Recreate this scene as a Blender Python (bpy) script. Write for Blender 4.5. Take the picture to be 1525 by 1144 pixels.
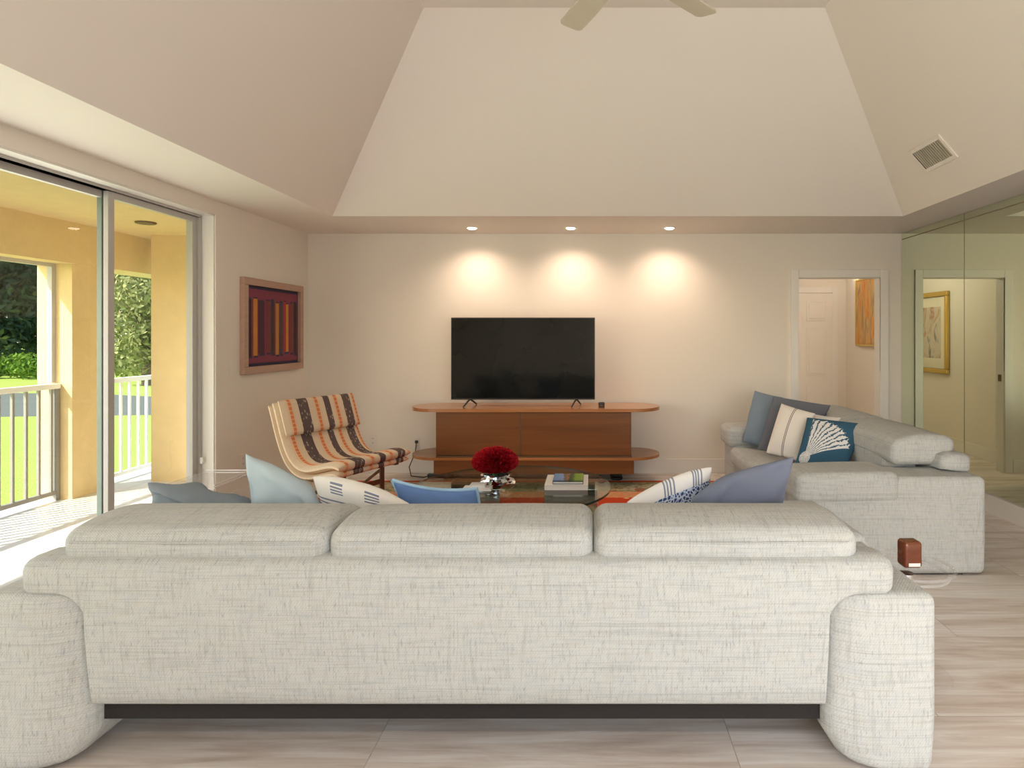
import bpy, bmesh, math, random
from mathutils import Vector, Matrix, noise as mnoise

for o in list(bpy.data.objects):
    bpy.data.objects.remove(o, do_unlink=True)
SC = bpy.context.scene
COL = SC.collection

# ------------------------------------------------------------------ camera, sky, sun, window light, exposure
F = 920.0            # focal length in pixels of the 1525 wide frame
VX, VY = 882.0, 500.0
H = 1.40             # camera height
cam_d = bpy.data.cameras.new('camera')
cam_d.sensor_width = 36.0
cam_d.lens = F / 1525.0 * 36.0
cam_d.shift_x = (762.5 - VX) / 1525.0
cam_d.shift_y = -(572.0 - VY) / 1525.0
cam_d.clip_start = 0.05
cam_d.clip_end = 500
cam = bpy.data.objects.new('camera', cam_d)
COL.objects.link(cam)
cam.location = (0, 0, H)
cam.rotation_euler = (math.pi / 2, 0, 0)
SC.camera = cam

world = bpy.data.worlds.new('sky')
SC.world = world
world.use_nodes = True
wn = world.node_tree
for n in list(wn.nodes):
    wn.nodes.remove(n)
w_sky = wn.nodes.new('ShaderNodeTexSky')
w_sky.sky_type = 'NISHITA'
w_sky.sun_disc = False
w_sky.sun_elevation = math.radians(32)
w_sky.sun_rotation = math.radians(205)
w_bg = wn.nodes.new('ShaderNodeBackground')
w_out = wn.nodes.new('ShaderNodeOutputWorld')
w_bg.inputs['Strength'].default_value = 0.45
wn.links.new(w_sky.outputs[0], w_bg.inputs['Color'])
wn.links.new(w_bg.outputs[0], w_out.inputs['Surface'])


def add_light(name, kind, loc, energy, color, look=None, **kw):
    d = bpy.data.lights.new(name, kind)
    d.energy = energy
    d.color = color
    for k, v in kw.items():
        setattr(d, k, v)
    o = bpy.data.objects.new(name, d)
    COL.objects.link(o)
    o.location = loc
    if look is not None:
        o.rotation_euler = Vector(look).to_track_quat('-Z', 'Y').to_euler()
    return o


# sun from behind the camera on the porch side
add_light('sun', 'SUN', (-10, -15, 12), 7.0, (1.0, 0.96, 0.88), look=(0.50, 0.52, -0.70), angle=math.radians(0.8))
# daylight arriving through the glazed doors in the wall behind the camera
add_light('rear_window_light', 'AREA', (1.45, -1.15, 1.15), 46.0, (0.94, 0.97, 1.0), look=(0, 1, 0),
          shape='RECTANGLE', size=2.7, size_y=2.1)
# daylight arriving from the porch through the sliding doors
add_light('porch_window_light', 'AREA', (-3.25, 2.1, 1.2), 34.0, (1.0, 0.98, 0.95), look=(1, 0, 0),
          shape='RECTANGLE', size=4.0, size_y=2.1)
vs = SC.view_settings
vs.view_transform = 'Standard'
vs.look = 'None'
vs.exposure = 0.10
vs.gamma = 1.0
vs.use_curve_mapping = False
cy = SC.cycles
cy.use_denoising = True
cy.max_bounces = 10
cy.diffuse_bounces = 6
cy.glossy_bounces = 5
cy.transmission_bounces = 8
cy.transparent_max_bounces = 16
cy.sample_clamp_indirect = 6.0
cy.caustics_reflective = False
cy.caustics_refractive = False

R = random.Random(7)


def W(px, py, Y):
    return Vector(((px - VX) / F * Y, Y, H - (py - VY) / F * Y))


# ------------------------------------------------------------------ materials
class NT:
    def __init__(s, name):
        s.m = bpy.data.materials.new(name)
        s.m.use_nodes = True
        s.t = s.m.node_tree
        for n in list(s.t.nodes):
            s.t.nodes.remove(n)
        s.out = s.t.nodes.new('ShaderNodeOutputMaterial')

    def put(s, sock, v):
        if v is None:
            return
        if isinstance(v, bpy.types.NodeSocket):
            s.t.links.new(v, sock)
        elif hasattr(sock.default_value, '__len__'):
            v = tuple(v)
            if len(sock.default_value) == 4 and len(v) == 3:
                v = v + (1.0,)
            sock.default_value = v
        else:
            sock.default_value = v

    def n(s, typ, ins=None, **props):
        nd = s.t.nodes.new(typ)
        for k, v in props.items():
            setattr(nd, k, v)
        if ins:
            for k, v in ins.items():
                s.put(nd.inputs[k], v)
        return nd

    def math(s, op, a, b=None, c=None):
        nd = s.n('ShaderNodeMath', operation=op)
        s.put(nd.inputs[0], a)
        if b is not None:
            s.put(nd.inputs[1], b)
        if c is not None:
            s.put(nd.inputs[2], c)
        return nd.outputs[0]

    def mix(s, fac, a, b, blend='MIX'):
        nd = s.n('ShaderNodeMix', data_type='RGBA', blend_type=blend)
        s.put(nd.inputs[0], fac)
        s.put(nd.inputs[6], a)
        s.put(nd.inputs[7], b)
        return nd.outputs[2]

    def coord(s, which='Object', scale=None, loc=None):
        tc = s.n('ShaderNodeTexCoord')
        v = tc.outputs[which]
        if scale is not None or loc is not None:
            mp = s.n('ShaderNodeMapping', {'Vector': v})
            if scale is not None:
                mp.inputs['Scale'].default_value = scale
            if loc is not None:
                mp.inputs['Location'].default_value = loc
            v = mp.outputs[0]
        return v

    def scaled(s, v, scale, loc=(0, 0, 0)):
        mp = s.n('ShaderNodeMapping', {'Vector': v})
        mp.inputs['Scale'].default_value = scale
        mp.inputs['Location'].default_value = loc
        return mp.outputs[0]

    def noise(s, vec, scale=5.0, detail=2.0, rough=0.5, dist=0.0, out=0):
        nd = s.n('ShaderNodeTexNoise', {'Vector': vec, 'Scale': scale, 'Detail': detail, 'Roughness': rough, 'Distortion': dist})
        return nd.outputs[out]

    def ramp(s, fac, stops, interp='LINEAR'):
        nd = s.n('ShaderNodeValToRGB', {'Fac': fac})
        cr = nd.color_ramp
        cr.interpolation = interp
        while len(cr.elements) < len(stops):
            cr.elements.new(0.5)
        for e, (p, c) in zip(cr.elements, stops):
            e.position = p
            e.color = (c[0], c[1], c[2], 1.0) if hasattr(c, '__len__') else (c, c, c, 1)
        return nd.outputs[0]

    def xyz(s, v):
        nd = s.n('ShaderNodeSeparateXYZ', {0: v})
        return nd.outputs[0], nd.outputs[1], nd.outputs[2]

    def comb(s, x, y, z=0.0):
        nd = s.n('ShaderNodeCombineXYZ')
        s.put(nd.inputs[0], x)
        s.put(nd.inputs[1], y)
        s.put(nd.inputs[2], z)
        return nd.outputs[0]

    def bump(s, height, strength=0.3, dist=0.01):
        return s.n('ShaderNodeBump', {'Height': height, 'Strength': strength, 'Distance': dist}).outputs[0]

    def pbr(s, color, rough=0.5, metal=0.0, normal=None, spec=0.5, **kw):
        b = s.n('ShaderNodeBsdfPrincipled', {'Base Color': color, 'Roughness': rough, 'Metallic': metal, 'Specular IOR Level': spec})
        if normal is not None:
            s.t.links.new(normal, b.inputs['Normal'])
        for k, v in kw.items():
            s.put(b.inputs[k], v)
        s.t.links.new(b.outputs[0], s.out.inputs['Surface'])
        return s.m


def plain(name, color, rough=0.5, metal=0.0, spec=0.5, vary=0.06, scale=6.0):
    t = NT(name)
    v = t.noise(t.coord('Object'), scale, 3.0)
    c = t.mix(v, [x * (1 - vary) for x in color], [min(1, x * (1 + vary)) for x in color])
    return t.pbr(c, rough, metal, spec=spec)


def paint(name, color, bump=0.08, scale=90.0, rough=0.7):
    t = NT(name)
    co = t.coord('Object')
    v = t.noise(co, 1.3, 2.0)
    c = t.mix(v, [x * 0.98 for x in color], [min(1, x * 1.02) for x in color])
    return t.pbr(c, rough, normal=t.bump(t.noise(co, scale, 3.0), bump, 0.003), spec=0.3)


def stucco(name, color):
    t = NT(name)
    co = t.coord('Object')
    h = t.noise(co, 7.0, 5.0, 0.65)
    c = t.mix(h, [x * 0.9 for x in color], [min(1, x * 1.06) for x in color])
    return t.pbr(c, 0.9, normal=t.bump(h, 0.5, 0.02), spec=0.1)


def fabric(name, base, dark, blue):
    """tweed: threads run along the two box-projected directions"""
    t = NT(name)
    uv = t.coord('UV')
    hs = t.noise(t.scaled(uv, (5, 190, 1)), 1.0, 2.0, 0.6)
    vsn = t.noise(t.scaled(uv, (170, 14, 1), (3, 8, 0)), 1.0, 2.0, 0.6)
    wide_h = t.noise(t.scaled(uv, (0.8, 70, 1), (9, 1, 0)), 1.0, 2.0, 0.5)
    wide_v = t.noise(t.scaled(uv, (62, 4.0, 1), (4, 2, 0)), 1.0, 2.0, 0.5)
    fleck = t.noise(t.scaled(uv, (150, 32, 1), (1, 5, 0)), 1.0, 1.0, 0.5)
    ux, uy, _ = t.xyz(uv)
    sx = t.math('SINE', t.math('MULTIPLY', t.math('ADD', ux, t.math('MULTIPLY', uy, 0.5)), 2 * math.pi * 105))
    sy = t.math('SINE', t.math('MULTIPLY', uy, 2 * math.pi * 125))
    dot = t.math('MULTIPLY', t.math('ADD', t.math('MULTIPLY', sx, sy), 1.0), 0.5)
    blu = t.noise(t.scaled(uv, (14, 34, 1), (7, 7, 0)), 1.0, 2.0)
    tan = t.noise(t.scaled(uv, (16, 30, 1), (17, 27, 0)), 1.0, 2.0)
    f1 = t.ramp(hs, [(0.36, (1, 1, 1)), (0.50, (0, 0, 0))])
    f2 = t.ramp(vsn, [(0.36, (1, 1, 1)), (0.50, (0, 0, 0))])
    f3 = t.ramp(fleck, [(0.30, (1, 1, 1)), (0.36, (0, 0, 0))])
    c = t.mix(t.math('MULTIPLY', f1, 0.28), base, dark)
    c = t.mix(t.math('MULTIPLY', f2, 0.26), c, dark)
    c = t.mix(t.ramp(wide_h, [(0.32, (0.24, 0.24, 0.24)), (0.42, (0, 0, 0))]), c, dark)
    c = t.mix(t.ramp(wide_v, [(0.32, (0.22, 0.22, 0.22)), (0.42, (0, 0, 0))]), c, dark)
    c = t.mix(t.math('MULTIPLY', dot, 0.30), c, dark)
    c = t.mix(t.math('MULTIPLY', t.ramp(blu, [(0.52, (0, 0, 0)), (0.68, (1, 1, 1))]), 0.20), c, blue)
    c = t.mix(t.math('MULTIPLY', t.ramp(tan, [(0.54, (0, 0, 0)), (0.70, (1, 1, 1))]), 0.16), c, (0.50, 0.43, 0.34))
    c = t.mix(t.math('MULTIPLY', f3, 0.28), c, (0.12, 0.12, 0.16))
    hgt = t.math('ADD', t.math('ADD', hs, vsn), dot)
    return t.pbr(c, 0.95, normal=t.bump(hgt, 0.35, 0.003), spec=0.1)


def cloth(name, color, vary=0.12, sheen=0.15):
    t = NT(name)
    co = t.coord('Object')
    a = t.noise(co, 9.0, 3.0)
    b = t.noise(co, 500.0, 1.0)
    c = t.mix(a, [x * (1 - vary) for x in color], [min(1, x * (1 + vary)) for x in color])
    c = t.mix(t.math('MULTIPLY', b, 0.15), c, [x * 0.7 for x in color])
    m = t.pbr(c, 0.85, normal=t.bump(b, 0.15, 0.002), spec=0.1)
    return m


def wood(name, a, b, axis='Z', rough=0.35, ring=1.0):
    t = NT(name)
    sc = {'X': (1.2, 26, 26), 'Y': (26, 1.2, 26), 'Z': (26, 26, 1.2)}[axis]
    co = t.coord('Object')
    g = t.noise(t.scaled(co, sc), ring, 5.0, 0.6, 0.6)
    big = t.noise(co, 2.3, 2.0)
    c = t.mix(t.ramp(g, [(0.3, (0, 0, 0)), (0.7, (1, 1, 1))]), a, b)
    c = t.mix(t.math('MULTIPLY', big, 0.5), c, [x * 0.72 for x in a])
    return t.pbr(c, rough, normal=t.bump(g, 0.08, 0.003), spec=0.45)


def pane(name, tint, tint2, facing=0.12):
    """clear pane: see-through with a mirror-like surface reflection"""
    t = NT(name)
    fc = t.n('ShaderNodeLayerWeight', {'Blend': 0.5}).outputs['Facing']
    fr = t.math('ADD', t.math('MULTIPLY', t.math('POWER', fc, 5.0), 0.92), 0.04)
    tr = t.n('ShaderNodeBsdfTransparent', {'Color': tint})
    gl = t.n('ShaderNodeBsdfGlossy', {'Color': (1, 1, 1), 'Roughness': 0.01})
    mx = t.n('ShaderNodeMixShader', {0: t.math('MULTIPLY', fr, tint2)})
    t.t.links.new(tr.outputs[0], mx.inputs[1])
    t.t.links.new(gl.outputs[0], mx.inputs[2])
    t.t.links.new(mx.outputs[0], t.out.inputs['Surface'])
    return t.m


def emit(name, color, strength):
    t = NT(name)
    e = t.n('ShaderNodeEmission', {'Color': color, 'Strength': strength})
    t.t.links.new(e.outputs[0], t.out.inputs['Surface'])
    return t.m


M = {}
M['wall'] = paint('wall_paint', (0.83, 0.775, 0.69))
M['ceiling'] = paint('ceiling_paint', (0.84, 0.785, 0.715))
M['white_trim'] = plain('white_trim', (0.84, 0.81, 0.76), 0.4, vary=0.02)
M['door_white'] = plain('door_white', (0.83, 0.79, 0.73), 0.45, vary=0.02)
M['sofa'] = fabric('sofa_tweed', (0.585, 0.59, 0.565), (0.27, 0.275, 0.265), (0.38, 0.42, 0.49))
M['under_shade'] = plain('underside_shade', (0.02, 0.016, 0.014), 0.95)  # near-black colour stands in for shade under the sofa
M['sofa_dark'] = plain('sofa_foot', (0.02, 0.018, 0.016), 0.5)
M['alu'] = plain('aluminium', (0.50, 0.48, 0.45), 0.4, 0.0)
M['alu_green'] = plain('aluminium_edge', (0.20, 0.25, 0.22), 0.4, 0.3)
M['white_metal'] = plain('white_metal', (0.85, 0.85, 0.82), 0.4)
M['rail_backlit'] = plain('rail_backlit', (0.30, 0.29, 0.26), 0.5)  # backlit shade of the near railing put into this grey
M['stucco'] = stucco('yellow_stucco', (0.80, 0.62, 0.34))
M['glass'] = pane('door_glass', (0.95, 0.97, 0.95), 0.7)
M['table_glass'] = pane('table_glass', (0.80, 0.87, 0.82), 0.9)
M['glass_edge'] = plain('glass_edge', (0.02, 0.05, 0.04), 0.1)
M['acrylic'] = pane('acrylic', (0.985, 0.98, 0.98), 0.16)
t = NT('hazy_acrylic')
t_tr = t.n('ShaderNodeBsdfTransparent', {'Color': (0.97, 0.97, 0.97)})
t_df = t.n('ShaderNodeBsdfPrincipled', {'Base Color': (0.85, 0.83, 0.83, 1), 'Roughness': 0.1})
t_mx = t.n('ShaderNodeMixShader', {0: 0.13})
t.t.links.new(t_tr.outputs[0], t_mx.inputs[1])
t.t.links.new(t_df.outputs[0], t_mx.inputs[2])
t.t.links.new(t_mx.outputs[0], t.out.inputs['Surface'])
M['acrylic_haze'] = t.m
M['acrylic_edge'] = plain('acrylic_edge', (0.80, 0.78, 0.77), 0.12)
M['chrome'] = plain('chrome', (0.75, 0.76, 0.78), 0.07, 1.0, vary=0.02)
M['black'] = plain('black_plastic', (0.015, 0.015, 0.016), 0.4)
M['bronze'] = plain('bronze_steel', (0.16, 0.10, 0.06), 0.4, 0.5)
M['plate'] = plain('white_plastic', (0.80, 0.76, 0.69), 0.4, vary=0.02)
M['slot'] = plain('dark_slot', (0.08, 0.07, 0.06), 0.6)
M['mirror'] = plain('mirror_glass', (0.78, 0.86, 0.68), 0.0, 1.0, vary=0.0)
M['seam'] = plain('mirror_seam', (0.33, 0.27, 0.17), 0.5)
M['console_wood'] = wood('console_wood', (0.25, 0.095, 0.024), (0.155, 0.052, 0.012), 'X', 0.35, 0.6)
M['console_top'] = wood('console_top_wood', (0.55, 0.25, 0.10), (0.36, 0.14, 0.05), 'X', 0.18)
M['console_dark'] = wood('console_base_wood', (0.20, 0.09, 0.035), (0.12, 0.05, 0.018), 'X', 0.35)
M['fan'] = plain('fan_blade', (0.60, 0.55, 0.43), 0.5)
M['lamp_on'] = emit('lamp_on', (1.0, 0.86, 0.68), 14.0)
M['paper'] = plain('paper', (0.85, 0.81, 0.76), 0.7)
M['gold'] = plain('gold_leaf', (0.70, 0.48, 0.14), 0.35, 0.7)
M['mat_board'] = plain('mat_board', (0.82, 0.76, 0.60), 0.8)
M['vent'] = plain('vent_paint', (0.50, 0.46, 0.37), 0.5)
M['vent_dark'] = plain('vent_dark', (0.16, 0.14, 0.10), 0.8)

# wood look floor
t = NT('plank_floor')
co = t.coord('Object')
bk = t.n('ShaderNodeTexBrick', {'Vector': t.scaled(co, (1, 1, 1), (0.74, 0.13, 0)), 'Color1': (0, 0, 0), 'Color2': (1, 1, 1), 'Mortar': (0.5, 0.5, 0.5),
                                'Scale': 1.0, 'Mortar Size': 0.0022, 'Mortar Smooth': 0.4, 'Brick Width': 1.22, 'Row Height': 0.60})
bk.offset = 0.35
cellc = bk.outputs['Color']
off = t.n('ShaderNodeVectorMath', {0: co, 1: t.comb(t.math('MULTIPLY', cellc, 7.3), t.math('MULTIPLY', cellc, 3.1), 0)}, operation='ADD').outputs[0]
g1 = t.noise(t.scaled(off, (0.9, 9.0, 1)), 1.4, 5.0, 0.6, 0.5)
g2 = t.noise(t.scaled(off, (2.0, 60.0, 1)), 1.0, 3.0, 0.6)
c = t.ramp(g1, [(0.28, (0.50, 0.40, 0.33)), (0.45, (0.69, 0.60, 0.53)), (0.60, (0.83, 0.78, 0.73)), (0.78, (0.67, 0.57, 0.49))])
c = t.mix(t.math('MULTIPLY', t.ramp(g2, [(0.35, (1, 1, 1)), (0.6, (0, 0, 0))]), 0.22), c, (0.42, 0.33, 0.26))
c = t.mix(t.math('MULTIPLY', bk.outputs['Fac'], 0.45), c, (0.22, 0.16, 0.12))
M['floor'] = t.pbr(c, 0.38, normal=t.bump(g2, 0.06, 0.003), spec=0.4)

t = NT('porch_tile')
co = t.coord('Object')
bk = t.n('ShaderNodeTexBrick', {'Vector': co, 'Color1': (0.76, 0.745, 0.72), 'Color2': (0.71, 0.70, 0.675), 'Mortar': (0.42, 0.40, 0.37),
                                'Scale': 1.0, 'Mortar Size': 0.004, 'Brick Width': 0.33, 'Row Height': 0.33})
bk.offset = 0.0
M['tile'] = t.pbr(bk.outputs['Color'], 0.35)

t = NT('lawn_grass')
co = t.coord('Object')
a = t.noise(co, 0.35, 3.0)
b = t.noise(co, 45.0, 3.0)
c = t.mix(a, (0.34, 0.45, 0.08), (0.46, 0.55, 0.13))
c = t.mix(t.math('MULTIPLY', b, 0.6), c, (0.22, 0.30, 0.04))
M['lawn'] = t.pbr(c, 0.9, normal=t.bump(b, 0.6, 0.03), spec=0.1)
M['pond'] = plain('path_asphalt', (0.15, 0.16, 0.13), 0.95, spec=0.05, vary=0.1)


def leafmat(name, a, b):
    t = NT(name)
    geo = t.n('ShaderNodeNewGeometry')
    rnd = geo.outputs['Random Per Island']
    c = t.mix(rnd, a, b)
    df = t.n('ShaderNodeBsdfDiffuse', {'Color': c})
    tl = t.n('ShaderNodeBsdfTranslucent', {'Color': t.mix(0.4, c, (0.4, 0.6, 0.05))})
    mx = t.n('ShaderNodeMixShader', {0: 0.25})
    t.t.links.new(df.outputs[0], mx.inputs[1])
    t.t.links.new(tl.outputs[0], mx.inputs[2])
    t.t.links.new(mx.outputs[0], t.out.inputs['Surface'])
    return t.m


M['leaf_dark'] = leafmat('leaf_dark', (0.016, 0.034, 0.024), (0.055, 0.085, 0.055))
M['leaf_light'] = leafmat('leaf_light', (0.12, 0.15, 0.06), (0.40, 0.40, 0.17))
M['leaf_hedge'] = leafmat('leaf_hedge', (0.05, 0.11, 0.02), (0.16, 0.26, 0.04))
M['bark'] = plain('bark', (0.12, 0.09, 0.06), 0.9, vary=0.3, scale=14)


# ------------------------------------------------------------------ mesh helpers
class MB:
    def __init__(s):
        s.bm = bmesh.new()
        s.uv = s.bm.loops.layers.uv.new('UVMap')
        s.mats = []

    def _mi(s, mat):
        if mat is None:
            return 0
        if mat not in s.mats:
            s.mats.append(mat)
        return s.mats.index(mat)

    def merge(s, other_verts, faces, mat=None, uvs=None):
        mi = s._mi(mat)
        vs_ = [s.bm.verts.new(v) for v in other_verts]
        for fi, f in enumerate(faces):
            try:
                fc = s.bm.faces.new([vs_[i] for i in f])
            except ValueError:
                continue
            fc.material_index = mi
            if uvs is not None:
                for l, i in zip(fc.loops, f):
                    l[s.uv].uv = uvs[i]
        return vs_

    def box(s, x0, x1, y0, y1, z0, z1, bevel=0.0, seg=2, mat=None, mtx=None):
        b = bmesh.new()
        bmesh.ops.create_cube(b, size=1.0)
        for v in b.verts:
            v.co = Vector(((x0 + x1) / 2 + v.co.x * (x1 - x0), (y0 + y1) / 2 + v.co.y * (y1 - y0), (z0 + z1) / 2 + v.co.z * (z1 - z0)))
        if bevel > 0:
            bmesh.ops.bevel(b, geom=list(b.edges), offset=bevel, segments=seg, affect='EDGES', profile=0.5)
        s._take(b, mat, mtx)

    def _take(s, b, mat=None, mtx=None):
        b.verts.index_update()
        vs_ = [(mtx @ v.co) if mtx is not None else v.co.copy() for v in b.verts]
        fs = [[v.index for v in f.verts] for f in b.faces]
        b.free()
        s.merge(vs_, fs, mat)

    def cyl(s, p0, p1, r0, r1=None, seg=20, mat=None, caps=True):
        s.tube([p0, p1], [r0, r0 if r1 is None else r1], seg, mat, caps)

    def tube(s, pts, r, seg=10, mat=None, caps=True):
        pts = [Vector(p) for p in pts]
        if not hasattr(r, '__len__'):
            r = [r] * len(pts)
        rings = []
        prev = None
        for i, p in enumerate(pts):
            d = (pts[min(i + 1, len(pts) - 1)] - pts[max(i - 1, 0)]).normalized()
            if prev is None:
                a = d.orthogonal().normalized()
            else:
                a = (prev - d * prev.dot(d)).normalized()
            prev = a
            bb = d.cross(a)
            rings.append([p + (a * math.cos(2 * math.pi * k / seg) + bb * math.sin(2 * math.pi * k / seg)) * r[i] for k in range(seg)])
        vs_ = [v for rg in rings for v in rg]
        fs = []
        for i in range(len(rings) - 1):
            for k in range(seg):
                k2 = (k + 1) % seg
                fs.append([i * seg + k, i * seg + k2, (i + 1) * seg + k2, (i + 1) * seg + k])
        if caps:
            fs.append([k for k in range(seg)][::-1])
            fs.append([(len(rings) - 1) * seg + k for k in range(seg)])
        s.merge(vs_, fs, mat)

    def lathe(s, prof, center=(0, 0, 0), seg=32, mat=None):
        c = Vector(center)
        vs_, fs = [], []
        for (r, z) in prof:
            for k in range(seg):
                a = 2 * math.pi * k / seg
                vs_.append(c + Vector((r * math.cos(a), r * math.sin(a), z)))
        for i in range(len(prof) - 1):
            for k in range(seg):
                k2 = (k + 1) % seg
                fs.append([i * seg + k, i * seg + k2, (i + 1) * seg + k2, (i + 1) * seg + k])
        n = len(prof)
        fs.append([k for k in range(seg)][::-1])
        fs.append([(n - 1) * seg + k for k in range(seg)])
        s.merge(vs_, fs, mat)

    def prism(s, poly, z0, z1, mat=None, side=None):
        """polygon (x, y) extruded in z"""
        n = len(poly)
        vs_ = [Vector((x, y, z0)) for x, y in poly] + [Vector((x, y, z1)) for x, y in poly]
        s.merge(vs_, [list(range(n))[::-1], list(range(n, 2 * n))], mat)
        s.merge(vs_, [[i, (i + 1) % n, n + (i + 1) % n, n + i] for i in range(n)], side if side is not None else mat)

    def quad(s, a, b, c, d, mat=None, uvs=None):
        s.merge([Vector(a), Vector(b), Vector(c), Vector(d)], [[0, 1, 2, 3]], mat, uvs)

    def rbox(s, x0, x1, y0, y1, z0, z1, r=0.05, bulge=(0, 0, 0), n=8, mat=None, fn=None):
        """soft rounded box with puffed faces"""
        e = Vector(((x1 - x0) / 2, (y1 - y0) / 2, (z1 - z0) / 2))
        c = Vector(((x0 + x1) / 2, (y0 + y1) / 2, (z0 + z1) / 2))
        r = min(r, e.x * 0.98, e.y * 0.98, e.z * 0.98)

        def samples(h):
            out = [-h + r * q for q in (0, 0.3, 0.6, 0.85)]
            m = max(2, n)
            out += [-(h - r) + 2 * (h - r) * i / m for i in range(m + 1)]
            out += [h - r * q for q in (0.85, 0.6, 0.3, 0)]
            return out
        S = [samples(e.x), samples(e.y), samples(e.z)]
        vmap, vs_, fs = {}, [], []

        def vert(p):
            k = (round(p[0], 6), round(p[1], 6), round(p[2], 6))
            if k in vmap:
                return vmap[k]
            p = Vector(p)
            core = Vector([max(-(e[i] - r), min(e[i] - r, p[i])) for i in range(3)])
            d = p - core
            q = core + d.normalized() * r if d.length > 1e-9 else p.copy()
            u = [max(-1, min(1, p[i] / e[i])) for i in range(3)]
            for i in range(3):
                j, k2 = (i + 1) % 3, (i + 2) % 3
                if bulge[i]:
                    q[i] += bulge[i] * u[i] * (1 - u[j] ** 2) * (1 - u[k2] ** 2)
            q += c
            if fn:
                q = Vector(fn(q))
            vmap[k] = len(vs_)
            vs_.append(q)
            return vmap[k]
        for ax in range(3):
            j, k2 = (ax + 1) % 3, (ax + 2) % 3
            for sg in (-1, 1):
                for a in range(len(S[j]) - 1):
                    for b in range(len(S[k2]) - 1):
                        q = []
                        for (aa, bb) in ((a, b), (a + 1, b), (a + 1, b + 1), (a, b + 1)):
                            p = [0, 0, 0]
                            p[ax] = sg * e[ax]
                            p[j] = S[j][aa]
                            p[k2] = S[k2][bb]
                            q.append(vert(p))
                        if sg < 0:
                            q = q[::-1]
                        fs.append(q)
        s.merge(vs_, fs, mat)

    def boxuv(s):
        s.bm.normal_update()
        for f in s.bm.faces:
            nn = f.normal
            ax = max(range(3), key=lambda i: abs(nn[i]))
            for l in f.loops:
                p = l.vert.co
                l[s.uv].uv = (p.y, p.z) if ax == 0 else ((p.x, p.z) if ax == 1 else (p.x, p.y))

    def build(s, name, mat=None, parent=None, loc=None, smooth=20, uv='box', fix=True):
        if fix:
            bmesh.ops.remove_doubles(s.bm, verts=list(s.bm.verts), dist=1e-5)
            bmesh.ops.recalc_face_normals(s.bm, faces=list(s.bm.faces))
        if uv == 'box':
            s.boxuv()
        if loc is not None:
            for v in s.bm.verts:
                v.co -= Vector(loc)
        me = bpy.data.meshes.new(name)
        if smooth:
            lim = math.radians(smooth)
            for f in s.bm.faces:
                f.smooth = True
            for e in s.bm.edges:
                if len(e.link_faces) == 2 and e.calc_face_angle(0) > lim:
                    e.smooth = False
        s.bm.to_mesh(me)
        s.bm.free()
        if s.mats:
            for m in s.mats:
                me.materials.append(m)
        elif mat is not None:
            me.materials.append(mat)
        o = bpy.data.objects.new(name, me)
        COL.objects.link(o)
        if parent is not None:
            o.parent = parent
        elif loc is not None:
            o.location = loc
        return o


def tag(o, label, cat, group=None, kind=None):
    if label:
        o['label'] = label
    if cat:
        o['category'] = cat
    if group:
        o['group'] = group
    if kind:
        o['kind'] = kind
    return o


def thing(name, label, cat, loc=(0, 0, 0), rz=0.0, group=None):
    o = bpy.data.objects.new(name, None)
    COL.objects.link(o)
    o.empty_display_size = 0.1
    o.location = loc
    o.rotation_euler = (0, 0, rz)
    return tag(o, label, cat, group)


def structure(o):
    o['kind'] = 'structure'
    return o


def bx(name, mat, dims, parent=None, bevel=0.0):
    b = MB()
    b.box(*dims, bevel=bevel)
    return b.build(name, mat, parent)


# ------------------------------------------------------------------ room shell
XL, XR, YB, YR = -2.90, 3.16, 6.30, -0.90
ZC = 2.44
OY0, OY1, OZ = 0.25, 4.76, 2.335       # sliding door opening in the left wall
DX0, DX1, DZ = 2.09, 2.945, 2.003      # doorway in the back wall
RX0, RX1, RZ = 0.15, 2.80, 2.20        # glazed doors behind the camera

structure(bx('floor', M['floor'], (XL - 0.02, 4.2, YR - 0.1, 9.4, -0.12, 0.0)))

b = MB()
b.box(XL - 0.15, XL, YR - 0.15, OY0, 0, ZC + 0.02)
b.box(XL - 0.15, XL, OY1, YB + 0.15, 0, ZC + 0.02)
b.box(XL - 0.15, XL, OY0, OY1, OZ, ZC + 0.02)
structure(b.build('wall_left', M['wall'], smooth=0))
b = MB()
b.box(XL, DX0, YB, YB + 0.12, 0, ZC + 0.02)
b.box(DX1, 3.95, YB, YB + 0.12, 0, ZC + 0.02)
b.box(DX0, DX1, YB, YB + 0.12, DZ, ZC + 0.02)
structure(b.build('wall_back', M['wall'], smooth=0))
structure(bx('wall_right', M['wall'], (XR, XR + 0.15, YR - 0.15, YB, 0, ZC + 0.02)))
b = MB()
b.box(XL, RX0, YR - 0.15, YR, 0, ZC + 0.02)
b.box(RX1, XR, YR - 0.15, YR, 0, ZC + 0.02)
b.box(RX0, RX1, YR - 0.15, YR, RZ, ZC + 0.02)
structure(b.build('wall_rear', M['wall'], smooth=0))
# hall behind the doorway
structure(bx('wall_hall_left', M['wall'], (1.75, 1.87, YB + 0.12, 9.25, 0, ZC + 0.02)))
structure(bx('wall_hall_right', M['wall'], (3.80, 3.92, YB + 0.12, 9.25, 0, ZC + 0.02)))
structure(bx('wall_hall_end', M['wall'], (1.75, 3.92, 9.25, 9.37, 0, ZC + 0.02)))
structure(bx('ceiling_hall', M['ceiling'], (1.70, 3.95, YB + 0.10, 9.4, ZC, ZC + 0.08)))

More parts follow.
